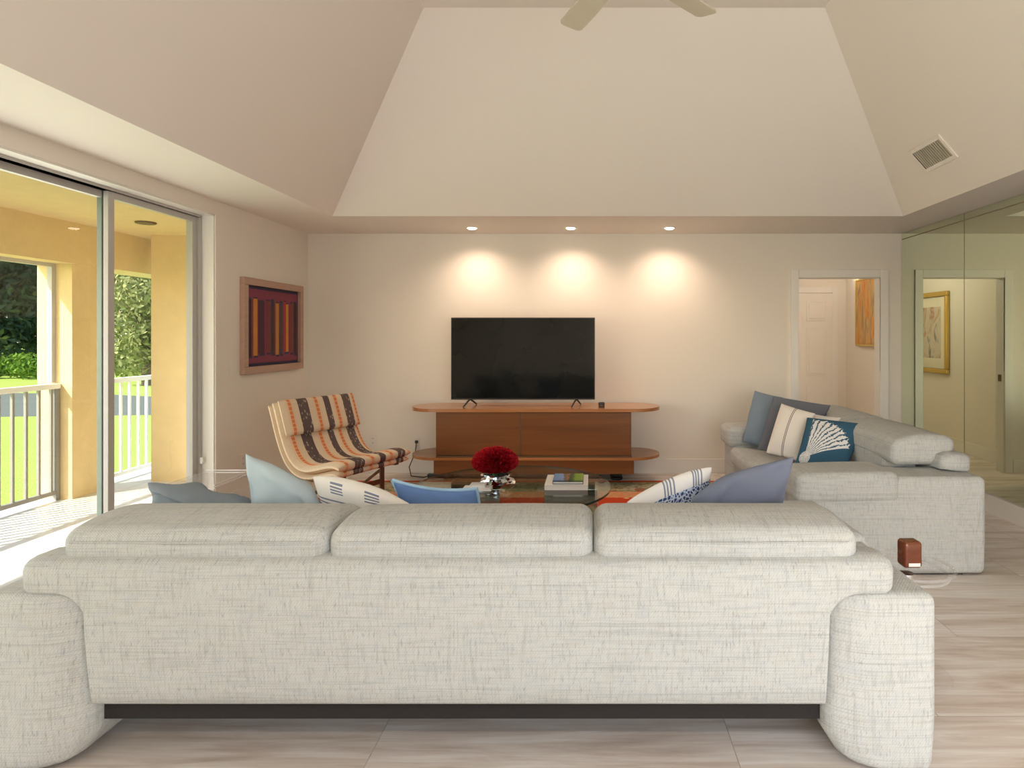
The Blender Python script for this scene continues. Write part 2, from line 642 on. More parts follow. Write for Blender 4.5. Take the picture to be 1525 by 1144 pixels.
# tray ceiling: flat soffit ring, four slopes, flat top
EX0, EX1, EY0, EY1, T, ZT = -2.26, 2.705, 0.03, 5.375, 1.09, 3.675
b = MB()
o_ = [(XL - 0.1, YR - 0.1), (XR + 0.1, YR - 0.1), (XR + 0.1, YB + 0.1), (XL - 0.1, YB + 0.1)]
i_ = [(EX0, EY0), (EX1, EY0), (EX1, EY1), (EX0, EY1)]
u_ = [(EX0 + T, EY0 + T), (EX1 - T, EY0 + T), (EX1 - T, EY1 - T), (EX0 + T, EY1 - T)]
vv = [Vector((x, y, ZC)) for x, y in o_] + [Vector((x, y, ZC)) for x, y in i_] + [Vector((x, y, ZT)) for x, y in u_]
vv2 = [v + Vector((0, 0, 0.09)) for v in vv]
fs = []
for k in range(4):
    k2 = (k + 1) % 4
    fs.append([k2, k, 4 + k, 4 + k2])
    fs.append([4 + k2, 4 + k, 8 + k, 8 + k2])
fs.append([11, 10, 9, 8])
allf = fs + [[i + 12 for i in f][::-1] for f in fs] + [[k, (k + 1) % 4, 12 + (k + 1) % 4, 12 + k] for k in range(4)]
b.merge(vv + vv2, allf)
ceiling_o = structure(b.build('ceiling', M['ceiling'], smooth=0))

# baseboards
BH = 0.145


def base(name, x0, x1, y0, y1):
    b = MB()
    b.box(x0, x1, y0, y1, 0, BH, bevel=0.004)
    return structure(b.build(name, M['white_trim']))


base('baseboard_left', XL, XL + 0.016, OY1 + 0.02, YB)
base('baseboard_back', XL + 0.016, DX0 - 0.075, YB - 0.016, YB)
base('baseboard_right', XR - 0.03, XR, YR, YB)
base('baseboard_hall_left', 1.87, 1.886, YB + 0.12, 9.25)
base('baseboard_hall_right', 3.784, 3.80, YB + 0.12, 9.25)
# doorway casing and jamb lining
b = MB()
cw = 0.082
for (x0, x1) in ((DX0 - cw + 0.012, DX0 + 0.012), (DX1 - 0.012, DX1 + cw - 0.012)):
    b.box(x0, x1, YB - 0.018, YB, 0, DZ + cw - 0.012, bevel=0.005)
b.box(DX0 + 0.012, DX1 - 0.012, YB - 0.018, YB, DZ - 0.012, DZ + cw - 0.012, bevel=0.005)
b.box(DX0, DX0 + 0.014, YB, YB + 0.12, 0, DZ)
b.box(DX1 - 0.014, DX1, YB, YB + 0.12, 0, DZ)
b.box(DX0, DX1, YB, YB + 0.12, DZ - 0.014, DZ)
tr = structure(b.build('trim_1', M['white_trim']))
b = MB()
b.box(DX0 + 0.014, DX0 + 0.018, YB + 0.035, YB + 0.085, 0.93, 1.0, bevel=0.001)
b.box(DX0 + 0.018, DX0 + 0.0195, YB + 0.045, YB + 0.075, 0.945, 0.985, mat=None)
b.build('strike_plate', M['bronze'], tr)

# ------------------------------------------------------------------ sliding glass doors (left) and rear doors
FX = -3.05
d1 = structure(thing('door_1', None, None, (FX, 0, 0)))
b = MB()
b.box(-0.05, 0.05, OY0, OY1, OZ - 0.030, OZ, bevel=0.003)
b.box(-0.05, 0.05, OY1 - 0.045, OY1, 0, OZ - 0.030, bevel=0.003)
b.box(-0.05, 0.05, OY0, OY0 + 0.045, 0, OZ - 0.030, bevel=0.003)
b.box(-0.05, 0.05, OY0, OY1, 0, 0.022, bevel=0.003)
b.build('frame', M['alu'], d1)
b = MB()
b.box(0.0505, 0.14, OY1 - 0.012, OY1 + 0.004, 0, OZ)
b.box(0.0505, 0.14, OY0, OY0 + 0.012, 0, OZ)
b.box(0.0505, 0.14, OY0, OY1, OZ - 0.012, OZ + 0.004)
b.build('jamb_lining', M['white_trim'], d1)
edges = [0.295, 1.19, 2.085, 2.98, 3.875, 4.715]
for k in range(5):
    xo = -0.022 if k % 2 else 0.018
    y0 = edges[k] - (0.026 if k else 0)
    y1 = edges[k + 1] + (0.026 if k < 4 else 0)
    b = MB()
    b.box(xo - 0.016, xo + 0.016, y0, y0 + 0.052, 0.022, OZ - 0.030, bevel=0.003, mat=M['alu'])
    b.box(xo - 0.016, xo + 0.016, y1 - 0.052, y1, 0.022, OZ - 0.030, bevel=0.003, mat=M['alu_green'] if k == 3 else M['alu'])
    b.box(xo - 0.016, xo + 0.016, y0 + 0.052, y1 - 0.052, 0.022, 0.09, mat=M['alu'])
    b.box(xo - 0.016, xo + 0.016, y0 + 0.052, y1 - 0.052, OZ - 0.072, OZ - 0.030, mat=M['alu'])
    sash = b.build('sash', None, d1)
    b = MB()
    b.quad((xo, y0 + 0.045, 0.085), (xo, y1 - 0.045, 0.085), (xo, y1 - 0.045, OZ - 0.068), (xo, y0 + 0.045, OZ - 0.068))
    b.build('glass', M['glass'], sash)
b = MB()
b.box(0.052, 0.075, OY1 - 0.044, OY1 - 0.016, 0.42, 0.47, bevel=0.004)
b.build('door_stop', M['white_metal'], d1)

d3 = structure(thing('door_3', None, None, ((RX0 + RX1) / 2, YR - 0.08, 0)))
wd = (RX1 - RX0) / 2
b = MB()
b.box(-wd, wd, -0.04, 0.04, RZ - 0.05, RZ)
b.box(-wd, wd, -0.04, 0.04, 0, 0.03)
for x in (-wd, -wd / 3 - 0.03, wd / 3 - 0.03, wd - 0.06):
    b.box(x, x + 0.06, -0.035, 0.035, 0.03, RZ - 0.05)
b.build('frame', M['white_metal'], d3, smooth=0)

# hall door with six raised panels
d2 = structure(thing('door_2', None, None, (3.155, 9.25, 0)))
b = MB()
b.box(-0.44, 0.43, -0.03, 0.0, 0.008, 2.035)
leaf = b.build('door_leaf', M['door_white'], d2, smooth=0)
for (z0, z1) in ((0.18, 0.66), (0.80, 1.52), (1.62, 1.92)):
    for (x0, x1) in ((-0.34, -0.05), (0.04, 0.33)):
        b = MB()
        b.box(x0, x1, -0.038, -0.03, z0, z1, bevel=0.006)
        b.box(x0 + 0.035, x1 - 0.035, -0.046, -0.036, z0 + 0.035, z1 - 0.035, bevel=0.006)
        b.build('panel', M['door_white'], leaf)
b = MB()
b.box(-0.53, -0.445, -0.02, 0, 0, 2.13, bevel=0.004)
b.box(0.435, 0.52, -0.02, 0, 0, 2.13, bevel=0.004)
b.box(-0.445, 0.435, -0.02, 0, 2.04, 2.13, bevel=0.004)
b.build('casing', M['white_trim'], d2)
b = MB()
b.lathe([(0.012, 0), (0.012, 0.03), (0.028, 0.035), (0.03, 0.055), (0.018, 0.068)], (0, 0, 0), 20)
kb = b.build('knob', M['bronze'], d2)
kb.rotation_euler = (math.pi / 2, 0, 0)
kb.location = (-0.38, -0.03, 0.96)

# ------------------------------------------------------------------ mirrored wall
def mirror_panel(y0, y1, label):
    root = thing('mirror_panel', label, 'mirror', (XR, (y0 + y1) / 2, 0), 0, 'mirror panels covering the right wall')
    h = (y1 - y0) / 2 - 0.004
    b = MB()
    b.box(-0.010, -0.004, -h, h, 0.152, 2.372)
    b.build('mirror_glass', M['mirror'], root)
    b = MB()
    b.box(-0.010, -0.004, -h, h, 2.382, 2.436)
    b.build('header_strip', M['mirror'], root)
    b = MB()
    b.box(-0.0045, -0.0005, -h - 0.004, h + 0.004, 0.150, 2.438)
    b.build('backing', M['seam'], root)


ys = [6.295, 5.23, 4.165, 3.10, 2.035]
labs = ['tall green tinted mirror panel next to the back corner, reflecting the doorway',
        'tall green tinted mirror panel, second from the back corner, above the loveseat end',
        'tall green tinted mirror panel, third from the back corner of the right wall',
        'tall green tinted mirror panel, fourth from the back corner, nearest the long sofa']
for k in range(4):
    mirror_panel(ys[k + 1], ys[k], labs[k])

# ------------------------------------------------------------------ porch and garden
structure(bx('floor_porch', M['tile'], (-4.85, XL - 0.15, -3.0, 9.0, -0.2, -0.01)))
structure(bx('floor_patio', M['tile'], (-2.9, 4.2, -5.0, YR - 0.1, -0.2, -0.01)))
structure(bx('floor_threshold', M['tile'], (XL - 0.15, XL - 0.02, OY0, OY1, -0.1, 0.001)))
structure(bx('ceiling_porch', M['stucco'], (-4.95, XL - 0.15, -3.0, 9.0, 2.37, 2.45)))
b = MB()
b.box(-4.80, -4.45, -3.0, 7.5, 2.02, 2.37)
structure(b.build('porch_beam', M['stucco'], smooth=0))
for y in (5.32, 1.4, -2.4):
    b = MB()
    b.box(-4.78, -4.48, y, y + 0.29, -0.01, 2.02)
    structure(b.build('porch_column', M['stucco'], smooth=0))
b = MB()
b.box(-4.27, XL - 0.15, 5.98, 6.30, -0.01, 2.37)
structure(b.build('porch_pier', M['stucco'], smooth=0))


def railing(y0, y1, label, grp, mat):
    root = thing('porch_railing', label, 'railing', (-4.60, (y0 + y1) / 2, -0.01), 0, grp)
    h = (y1 - y0) / 2 - 0.003
    b = MB()
    b.box(-0.03, 0.03, -h, h, 0.955, 1.0, bevel=0.006)
    b.build('top_rail', M['white_metal'], root)
    b = MB()
    b.box(-0.018, 0.018, -h, h, 0.05, 0.085, bevel=0.004)
    b.build('bottom_rail', mat, root)
    n = int((y1 - y0) / 0.115)
    me = None
    for k in range(n):
        y = -h + 0.01 + (2 * h - 0.02) * (k + 0.5) / n
        if me is None:
            b = MB()
            b.box(-0.010, 0.010, -0.010, 0.010, 0.085, 0.955)
            o = b.build('baluster', mat, root, smooth=0)
            me = o.data
        else:
            o = bpy.data.objects.new('baluster', me)
            COL.objects.link(o)
            o.parent = root
        o.location = (0, y, 0)
    for sgn in (-1, 1):
        b = MB()
        b.box(-0.02, 0.02, sgn * (h - 0.02) - 0.02, sgn * (h - 0.02) + 0.02, 0.0, 0.955)
        b.build('post', mat, root, smooth=0)


railing(1.69, 5.32, 'porch railing with balusters darkened as if backlit on the near side of the stucco column', 'porch railings', M['rail_backlit'])
railing(5.61, 7.6, 'white metal porch railing past the stucco column, beside the yellow pier', 'porch railings', M['white_metal'])
b = MB()
b.box(-4.66, -4.62, 1.69, 5.32, 1.99, 2.02)
b.box(-4.66, -4.62, 5.28, 5.32, 1.0, 1.99)
structure(b.build('trim_2', M['alu'], smooth=0))


def porch_lamp(px, py, label, mat):
    Y = (2.37 - H) * F / (VY - py)
    p = W(px, py, Y)
    root = thing('porch_downlight', label, 'ceiling light', (p.x, p.y, 2.37), 0, 'porch ceiling lights')
    b = MB()
    b.lathe([(0.045, 0.0), (0.075, 0.0), (0.08, -0.006), (0.072, -0.014), (0.047, -0.014)], (0, 0, 0), 28)
    b.build('trim_ring', mat, root)
    b = MB()
    b.lathe([(0.0, -0.004), (0.046, -0.005)], (0, 0, 0), 28)
    b.build('lens', M['mat_board'], root)


porch_lamp(217, 331, 'dark round recessed light in porch ceiling beside yellow pier', M['bronze'])
porch_lamp(127, 341, 'pale round recessed light in porch ceiling near the beam', M['white_metal'])

GZ = -0.28
structure(bx('lawn', M['lawn'], (-90, -4.9, -30, 90, GZ - 0.2, GZ)))
b = MB()
pl = [(-60, 21.0), (-60, 15.5), (-14.0, 12.6), (-8.0, 13.2), (-8.0, 15.5), (-14.5, 17.8)]
b.prism(pl, GZ, GZ + 0.012)
structure(b.build('path', M['pond'], smooth=0))


def leaf_cloud(blobs, n, size, seed, mat, name):
    rr = random.Random(seed)
    b = MB()
    vs_, fs = [], []
    tot = sum(bl[3] ** 2 for bl in blobs)
    for (cx, cyy, cz, rad, sq) in blobs:
        k = int(n * rad ** 2 / tot)
        for _ in range(k):
            d = Vector((rr.gauss(0, 1), rr.gauss(0, 1), rr.gauss(0, 1))).normalized()
            q = rad * rr.uniform(0.72, 1.04)
            p = Vector((cx + d.x * q, cyy + d.y * q, cz + d.z * q * sq))
            a = Vector((rr.gauss(0, 1), rr.gauss(0, 1), rr.gauss(0, 1))).normalized()
            nn = (d * 0.9 + a * 0.6).normalized()
            ux = nn.orthogonal().normalized()
            ux = Matrix.Rotation(rr.uniform(0, 6.28), 3, nn) @ ux
            uy = nn.cross(ux)
            s = size * rr.uniform(0.6, 1.3)
            i = len(vs_)
            vs_ += [p - ux * s, p + uy * s * 0.45, p + ux * s, p - uy * s * 0.45]
            fs.append([i, i + 1, i + 2, i + 3])
    b.merge(vs_, fs)
    return b.build(name, mat, smooth=0, fix=False, uv=None)


def tree_mesh(seed, mat, n=3600, hgt=8.0, size=0.24):
    rr = random.Random(seed)
    blobs = [(0, 0, hgt * 0.5, hgt * 0.25, 1.5)]
    for k in range(16):
        a = rr.uniform(0, 6.28)
        q = rr.uniform(0.06, 0.145) * hgt
        blobs.append((q * math.cos(a), q * math.sin(a), hgt * rr.uniform(0.13, 0.88), hgt * rr.uniform(0.10, 0.15), 0.95))
    cr = leaf_cloud(blobs, n, size, seed, mat, 'crown')
    b = MB()
    b.tube([(0, 0, 0), (0.05, 0.02, hgt * 0.3), (-0.04, 0.0, hgt * 0.62)], [0.22, 0.16, 0.06], 10)
    for k in range(4):
        a = k * 1.6 + rr.uniform(0, 1)
        b.tube([(0, 0, hgt * 0.28), (0.12 * hgt * math.cos(a), 0.12 * hgt * math.sin(a), hgt * 0.5)], [0.1, 0.03], 7)
    tk = b.build('trunk', M['bark'])
    return cr, tk


dark_cr, dark_tk = tree_mesh(3, M['leaf_dark'], 11000, 9.5, 0.19)
light_cr, light_tk = tree_mesh(11, M['leaf_light'], 8500, 6.2, 0.105)


def tree(x, y, rz, sc, which, label, grp):
    root = thing('tree', label, 'tree', (x, y, GZ), rz, grp)
    root.scale = (sc, sc, sc)
    cr, tk = (dark_cr, dark_tk) if which == 'd' else (light_cr, light_tk)
    for src in (cr, tk):
        if src.parent is None:
            o = src
        else:
            o = src.copy()
            COL.objects.link(o)
        o.parent = root


dl = 'tall dark evergreen tree in the garden backdrop beyond the lawn'
for (x, y, rz, s) in ((-31.2, 27.0, 0.0, 0.95), (-25.6, 26.6, 1.3, 1.0), (-20.6, 29.4, 2.6, 0.95), (-37.0, 27.4, 4.0, 1.0),
                      (-28.4, 32.2, 0.7, 1.05), (-34.6, 33.0, 2.1, 1.05), (-23.0, 35.6, 3.4, 1.1), (-17.2, 34.4, 1.9, 1.0)):
    tree(x, y, rz, s, 'd', dl, 'dark trees beyond the lawn')
ll = 'sunlit yellow green tree right of the sliding door post, before the dark trees'
for (x, y, rz, s) in ((-18.5, 23.4, 0.4, 1.0), (-15.0, 20.9, 2.4, 0.95)):
    tree(x, y, rz, s, 'l', ll, 'sunlit trees beyond the lawn')

b_root = thing('hedge', 'long low clipped green hedge at the foot of dark trees', 'hedge', (-26, 24.0, GZ))
rr = random.Random(5)
blobs = [(x * 0.55, 0.35 * math.sin(x * 1.3), 0.5 + rr.uniform(-.03, .03), 0.5, 1.0) for x in range(-32, 11)]
hd = leaf_cloud(blobs, 9000, 0.10, 9, M['leaf_hedge'], 'foliage')
hd.parent = b_root

# ------------------------------------------------------------------ ceiling fittings
def downlight(px, label):
    Y = (ZC - H) * F / (VY - 339.0)
    X = (px - VX) / F * Y
    root = thing('recessed_downlight', label, 'ceiling light', (X, Y, ZC), 0, 'downlights above the television')
    b = MB()
    b.lathe([(0.043, -0.001), (0.060, 0.0), (0.062, -0.004), (0.055, -0.008), (0.044, -0.006)], (0, 0, 0), 32)
    b.build('trim_ring', M['white_trim'], root)
    b = MB()
    b.lathe([(0.0435, -0.004), (0.041, -0.011), (0.030, -0.017), (0.015, -0.019), (0.0005, -0.0195)], (0, 0, 0), 32)
    b.build('lamp_face', M['lamp_on'], root)
    add_light('downlight_beam', 'SPOT', (X, Y, ZC - 0.04), 27.0, (1.0, 0.73, 0.56), look=(0, 0.18, -1),
              spot_size=math.radians(135), spot_blend=1.0, shadow_soft_size=0.05)


downlight(703, 'lit recessed downlight above the left end of the television, leftmost of three')
downlight(850, 'lit recessed downlight above the right part of the television, middle of three')
downlight(997, 'lit recessed downlight right of the television, rightmost of three')
for x_ in (-1.6, -0.3, 1.0):  # unseen downlights added to brighten the sofa back and near floor
    b = MB()
    b.lathe([(0.043, -0.001), (0.060, 0.0), (0.062, -0.004), (0.055, -0.008), (0.044, -0.006)], (x_, -0.38, ZC), 32, M['white_trim'])
    b.lathe([(0.0435, -0.004), (0.041, -0.011), (0.030, -0.017), (0.015, -0.019), (0.0005, -0.0195)], (x_, -0.38, ZC), 32, M['lamp_on'])
    b.build('added_downlight', None, ceiling_o)
    add_light('added_downlight_beam', 'SPOT', (x_, -0.38, ZC - 0.04), 46.0, (1.0, 0.93, 0.86), look=(0, 0.25, -1),
              spot_size=math.radians(125), spot_blend=1.0, shadow_soft_size=0.06)
add_light('hall_lamp', 'POINT', (2.85, 7.7, 2.36), 20.0, (1.0, 0.90, 0.78), shadow_soft_size=0.12)

# air vent in the right slope
root = thing('air_vent', 'rectangular louvred air vent in the sloping ceiling above the mirrors', 'vent', (2.462, 4.465, 2.7145))
ang = math.atan2(ZT - ZC, T)
root.rotation_euler = (0, ang + math.pi, 0)     # local -z... local z points into the room
root.rotation_euler = Matrix(((-math.cos(ang), 0, -math.sin(ang)), (0, 1, 0), (math.sin(ang), 0, -math.cos(ang)))).to_euler()
b = MB()
hx, hy, fw = 0.075, 0.175, 0.03
b.box(-hx - fw, hx + fw, -hy - fw, -hy, 0.0, 0.012, bevel=0.003)
b.box(-hx - fw, hx + fw, hy, hy + fw, 0.0, 0.012, bevel=0.003)
b.box(-hx - fw, -hx, -hy, hy, 0.0, 0.012, bevel=0.003)
b.box(hx, hx + fw, -hy, hy, 0.0, 0.012, bevel=0.003)
b.build('frame', M['ceiling'], root)
b = MB()
for k in range(14):
    y = -hy + (k + 0.5) * 2 * hy / 14
    b.box(-hx, hx, y - 0.006, y + 0.006, 0.003, 0.008)
b.build('louvres', M['vent'], root, smooth=0)
b = MB()
b.box(-hx, hx, -hy, hy, 0.0005, 0.002)
b.build('duct', M['vent_dark'], root)

# ceiling fan
FC = Vector((0.149, 2.719, 3.0))
fan = thing('ceiling_fan', 'beige five blade ceiling fan hanging from the tray ceiling', 'fan', (FC.x, FC.y, 3.0))
b = MB()
b.lathe([(0.03, 0.02), (0.09, 0.03), (0.115, 0.06), (0.115, 0.12), (0.07, 0.16), (0.03, 0.17)], (0, 0, 0), 32)
b.build('motor_housing', M['fan'], fan)
b = MB()
b.cyl((0, 0, 0.16), (0, 0, 0.62), 0.014)
b.build('downrod', M['fan'], fan)
b = MB()
b.lathe([(0.015, 0.60), (0.05, 0.61), (0.065, 0.66), (0.065, 0.674)], (0, 0, 0), 28)
b.build('canopy', M['fan'], fan)
bm0 = None
for k in range(5):
    a = math.radians(44 + 72 * k)
    if bm0 is None:
        b = MB()
        poly = []
        pr = [(0.17, 0.048), (0.22, 0.052), (0.42, 0.062), (0.59, 0.062), (0.607, 0.054), (0.614, 0.038)]
        poly = [(x, -w) for x, w in pr] + [(x, w) for x, w in pr[::-1]]
        b.prism(poly, -0.004, 0.004)
        o = b.build('blade', M['fan'], fan)
        bm0 = o
        b = MB()
        b.box(0.10, 0.24, -0.018, 0.018, 0.004, 0.012, bevel=0.002)
        br = b.build('blade_bracket', M['fan'], o)
        br0 = br
    else:
        o = bm0.copy()
        COL.objects.link(o)
        br = br0.copy()
        COL.objects.link(br)
        br.parent = o
    o.location = (0, 0, 0.035)
    o.rotation_euler = (math.radians(9), 0, a)

# ------------------------------------------------------------------ sofas
def sofa(label, loc, rz, L, n, name='sofa'):
    root = thing(name, label, 'sofa', loc, rz)
    fab = M['sofa']
    AW, D = 0.345, 1.07
    inner = L - AW
    # back frame: leaning panel that widens into a band over the arms
    ZTOP, YT = 0.685, 0.0

    def bottom(x):
        ax = abs(x)
        if ax <= inner + 0.004:
            return 0.205
        q = ax - inner
        if q < 0.11:
            return 0.572 - (0.11 - math.sqrt(max(0, 0.11 ** 2 - (0.11 - q) ** 2)))
        return 0.572

    BW = inner + 0.222
    xs = [BW - d for d in (0, 0.006, 0.018, 0.035, 0.055)]
    xs += [inner + d for d in (0.13, 0.11, 0.09, 0.07, 0.05, 0.035, 0.02, 0.01, 0.005, 0.0)]
    m = 14
    xs += [inner * (1 - 2 * i / m) for i in range(1, m)]
    pos = [x for x in xs if x > -inner + 1e-6]
    full = pos + [-inner] + [-x for x in xs[:15]][::-1][1:]
    full = sorted(set(round(x, 5) for x in ([x for x in xs] + [-x for x in xs])))
    rings = []
    for x in full:
        zb = bottom(x)
        s = 1.0
        e = BW - abs(x)
        if e < 0.05:
            s = 0.35 + 0.65 * math.sqrt(max(0, 1 - (1 - e / 0.05) ** 2))

        def ry(z):
            return YT + 0.035 * (0.655 - z) / 0.45

        pts = [(0.185, zb + 0.02 if zb > 0.3 else zb + 0.02), (0.19, 0.62), (0.175, 0.672), (0.13, 0.688), (0.06, 0.690), (0.028, 0.684), (0.008, 0.670), (ry(0.655), 0.650)]
        nb = 9
        z_lo = zb + 0.014
        for i in range(1, nb):
            z = 0.650 + (z_lo - 0.650) * i / (nb - 1)
            bul = 0.010 * math.sin(math.pi * i / (nb - 1)) if zb < 0.3 else 0
            pts.append((ry(z) - bul, z))
        yb = ry(z_lo)
        pts.append((yb + 0.012, zb + 0.002))
        pts.append((yb + 0.05, zb))
        if zb < 0.3:
            pts[0] = (yb + 0.12, zb + 0.005)
        zc, yc = (zb + 0.688) / 2, 0.09
        if s < 1:
            pts = [(yc + (y - yc) * s, zc + (z - zc) * s) for y, z in pts]
        rings.append([Vector((x, y, z)) for y, z in pts])
    b = MB()
    npt = len(rings[0])
    vs_ = [v for rg in rings for v in rg]
    fs = []
    for i in range(len(rings) - 1):
        for k in range(npt):
            k2 = (k + 1) % npt
            fs.append([i * npt + k, i * npt + k2, (i + 1) * npt + k2, (i + 1) * npt + k])
    fs.append(list(range(npt)))
    fs.append([(len(rings) - 1) * npt + k for k in range(npt)][::-1])
    b.merge(vs_, fs)
    b.build('back_frame', fab, root, smooth=50)
    # arms
    for sg in (-1, 1):
        def fn(p, sg=sg):
            x, y, z = p
            q = (abs(x) - inner) / AW           # 0 at the inner side, 1 at the outer
            t_ = max(0.0, 1 - q / 0.42)
            w_ = max(0.0, 1 - y / 0.35)
            y2 = y + 0.05 * t_ * t_ * w_
            # side leans: bulges in the middle, tucks in at the floor
            zz = z / 0.58
            x2 = abs(x) + (1 - q) * (0.11 * max(0, 1 - z / 0.10) ** 1.4 + 0.03 * max(0, zz - 0.8) * 5) - q * 0.014 * max(0, 0.25 - zz) * 4
            return (sg * x2, y2, z)
        b = MB()
        b.rbox(inner if sg > 0 else -L, L if sg > 0 else -inner, 0.0, D - 0.01, 0.012, 0.578, 0.035, (0.006, 0.006, 0.004), 7, fn=fn)
        arm = b.build('arm', fab, root, smooth=60)

        def fn2(p, sg=sg):
            x, y, z = p
            q = (y - 0.50) / 0.58
            return (x, y, z - 0.012 * q * q)
        b = MB()
        xo = L + 0.014
        b.rbox(sg * xo if sg < 0 else inner - 0.012, sg * xo if sg > 0 else -inner + 0.012, 0.50, D + 0.03, 0.425, 0.606, 0.05, (0.004, 0.004, 0.006), 7, fn=fn2)
        b.build('arm_pad', fab, arm, smooth=60)
        b = MB()
        b.box(sg * (L - 0.11) - 0.07, sg * (L - 0.11) + 0.07, 0.12, D - 0.12, 0.0, 0.014)
        b.build('glide', M['sofa_dark'], arm)
    # seat base and feet
    b = MB()
    b.rbox(-inner + 0.001, inner - 0.001, 0.22, D - 0.03, 0.13, 0.285, 0.02, (0, 0, 0), 4)
    b.build('seat_base', fab, root)
    b = MB()
    b.box(-inner + 0.05, inner - 0.05, 0.60, 0.66, 0.0, 0.13)
    b.box(-inner + 0.05, inner - 0.05, D - 0.2, D - 0.14, 0.0, 0.13)
    b.build('foot_rail', M['sofa_dark'], root)
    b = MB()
    b.box(-inner - 0.02, inner + 0.02, 0.085, 0.24, 0.135, 0.24)  # dark box in place of the shade below the back panel
    b.build('underside_shade', M['under_shade'], root)
    # cushions
    half = inner + 0.118
    cwid = 2 * half / n
    swid = 2 * inner / n
    for k in range(n):
        x0 = -half + k * cwid
        x1 = x0 + cwid
        g = 0.004

        def top(p, xc=(x0 + x1) / 2):
            x, y, z = p
            h_ = max(0.0, (z - 0.64) / 0.13)
            q = (y - 0.21) / 0.17
            z2 = z + h_ * (0.020 - 0.024 * q * q)
            return (x, y + 0.012 * (1 - h_), z2 + 0.0035 * mnoise.noise(Vector((x * 4 + k * 7, y * 4, 0))))
        b = MB()
        b.rbox(x0 + g, x1 - g, 0.034, 0.425, 0.598, 0.768, 0.048, (0.008, 0.004, 0.006), 8, fn=top)
        bx0 = -inner + k * swid
        b.rbox(bx0 + 0.004, bx0 + swid - 0.004, 0.215, 0.425, 0.43, 0.70, 0.05, (0, 0.015, 0), 6)
        cu = b.build('back_cushion', fab, root, smooth=60)
        b = MB()
        r_ = 0.003
        zs = 0.733
        yy = 0.0405
        b.tube([(x0 + 0.012, yy + 0.10, zs + 0.016), (x0 + 0.012, yy + 0.03, zs + 0.006), (x0 + 0.045, yy - 0.002, zs), ((x0 + x1) / 2, yy - 0.008, zs), (x1 - 0.045, yy - 0.002, zs), (x1 - 0.012, yy + 0.03, zs + 0.006), (x1 - 0.012, yy + 0.10, zs + 0.016)], r_, 6)
        b.build('piping', fab, cu)
        b = MB()
        b.rbox(bx0 + 0.004, bx0 + swid - 0.004, 0.40, D + 0.02, 0.285, 0.428, 0.045, (0, 0.006, 0.012), 7)
        b.build('seat_cushion', fab, root, smooth=60)
    return root


sofa('long cream tweed three cushion sofa seen from behind in front of the camera', (-0.43, 1.955, 0), 0, 1.527, 3)
sofa('shorter cream tweed sofa along the mirrored wall, facing the coffee table', (2.29, 4.668, 0), math.pi / 2, 1.088, 2, 'loveseat')


# ------------------------------------------------------------------ pillows
def pillow(name, label, TL, TR, BR, BL, T, mat, grp=None, seed=1, pinch=0.05, crease=0.012, piping=None, sag=0.0, nseg=26, skew=0):
    TL, TR, BR, BL = [Vector(p) for p in (TL, TR, BR, BL)]
    c = (TL + TR + BR + BL) / 4
    nrm = ((TR - TL).cross(TL - BL)).normalized()
    if nrm.y > 0:
        nrm = -nrm
    root = thing(name, label, 'pillow', c, 0, grp)

    def P(u, v):
        uu, vv_ = 2 * u - 1, 2 * v - 1
        uu2 = uu * (1 - pinch * (1 - vv_ * vv_))
        vv2 = vv_ * (1 - pinch * (1 - uu * uu))
        if vv_ > 0:
            vv2 -= sag * (1 - uu * uu) * (1 if not skew else max(0.0, 1 + skew * uu) * 0.87) * vv_
        u2, v2 = (uu2 + 1) / 2, (vv2 + 1) / 2
        return (BL * (1 - u2) + BR * u2) * (1 - v2) + (TL * (1 - u2) + TR * u2) * v2 - c
    vs_, uvs, fs = [], [], []
    n = nseg
    idx = {}
    for side in (1, -1):
        for i in range(n + 1):
            for j in range(n + 1):
                u, v = i / n, j / n
                # denser near the rim
                u = 0.5 - 0.5 * math.cos(math.pi * u) if True else u
                v = 0.5 - 0.5 * math.cos(math.pi * v)
                rim = i in (0, n) or j in (0, n)
                if rim and side == -1:
                    idx[(side, i, j)] = idx[(1, i, j)]
                    continue
                a, b_ = 1 - (2 * u - 1) ** 2, 1 - (2 * v - 1) ** 2
                th = T * (max(0, a * b_)) ** 0.42
                wr = 0
                if crease:
                    q = Vector((u * 4.5 + seed * 3.1, v * 4.5 + side * 5, seed))
                    wr = crease * mnoise.noise(q) * min(1, a * b_ * 6) + crease * 0.9 * (abs(mnoise.noise(Vector((u * 2.2 - v * 3.0 + seed, v * 0.9 + u * 1.5, seed * 2.0)))) - 0.25) * min(1, a * b_ * 4)
                idx[(side, i, j)] = len(vs_)
                vs_.append(P(u, v) + nrm * side * (th * 0.5 + wr))
                uvs.append((u, v))
    for side in (1, -1):
        for i in range(n):
            for j in range(n):
                q = [idx[(side, i, j)], idx[(side, i + 1, j)], idx[(side, i + 1, j + 1)], idx[(side, i, j + 1)]]
                fs.append(q if side == 1 else q[::-1])
    b = MB()
    b.merge(vs_, fs, None, uvs)
    b.build('cover', mat, root, smooth=70, uv=None)
    if piping is not None:
        b = MB()
        loop = []
        for k in range(4 * 12):
            q = k / 12.0
            s_ = q % 1
            u, v = [(s_, 1), (1, 1 - s_), (1 - s_, 0), (0, s_)][int(q)]
            loop.append(P(u, v))
        loop.append(loop[0])
        b.tube(loop, piping[0], 8, caps=False)
        b.build('piping', piping[1], root, smooth=60)
    return root


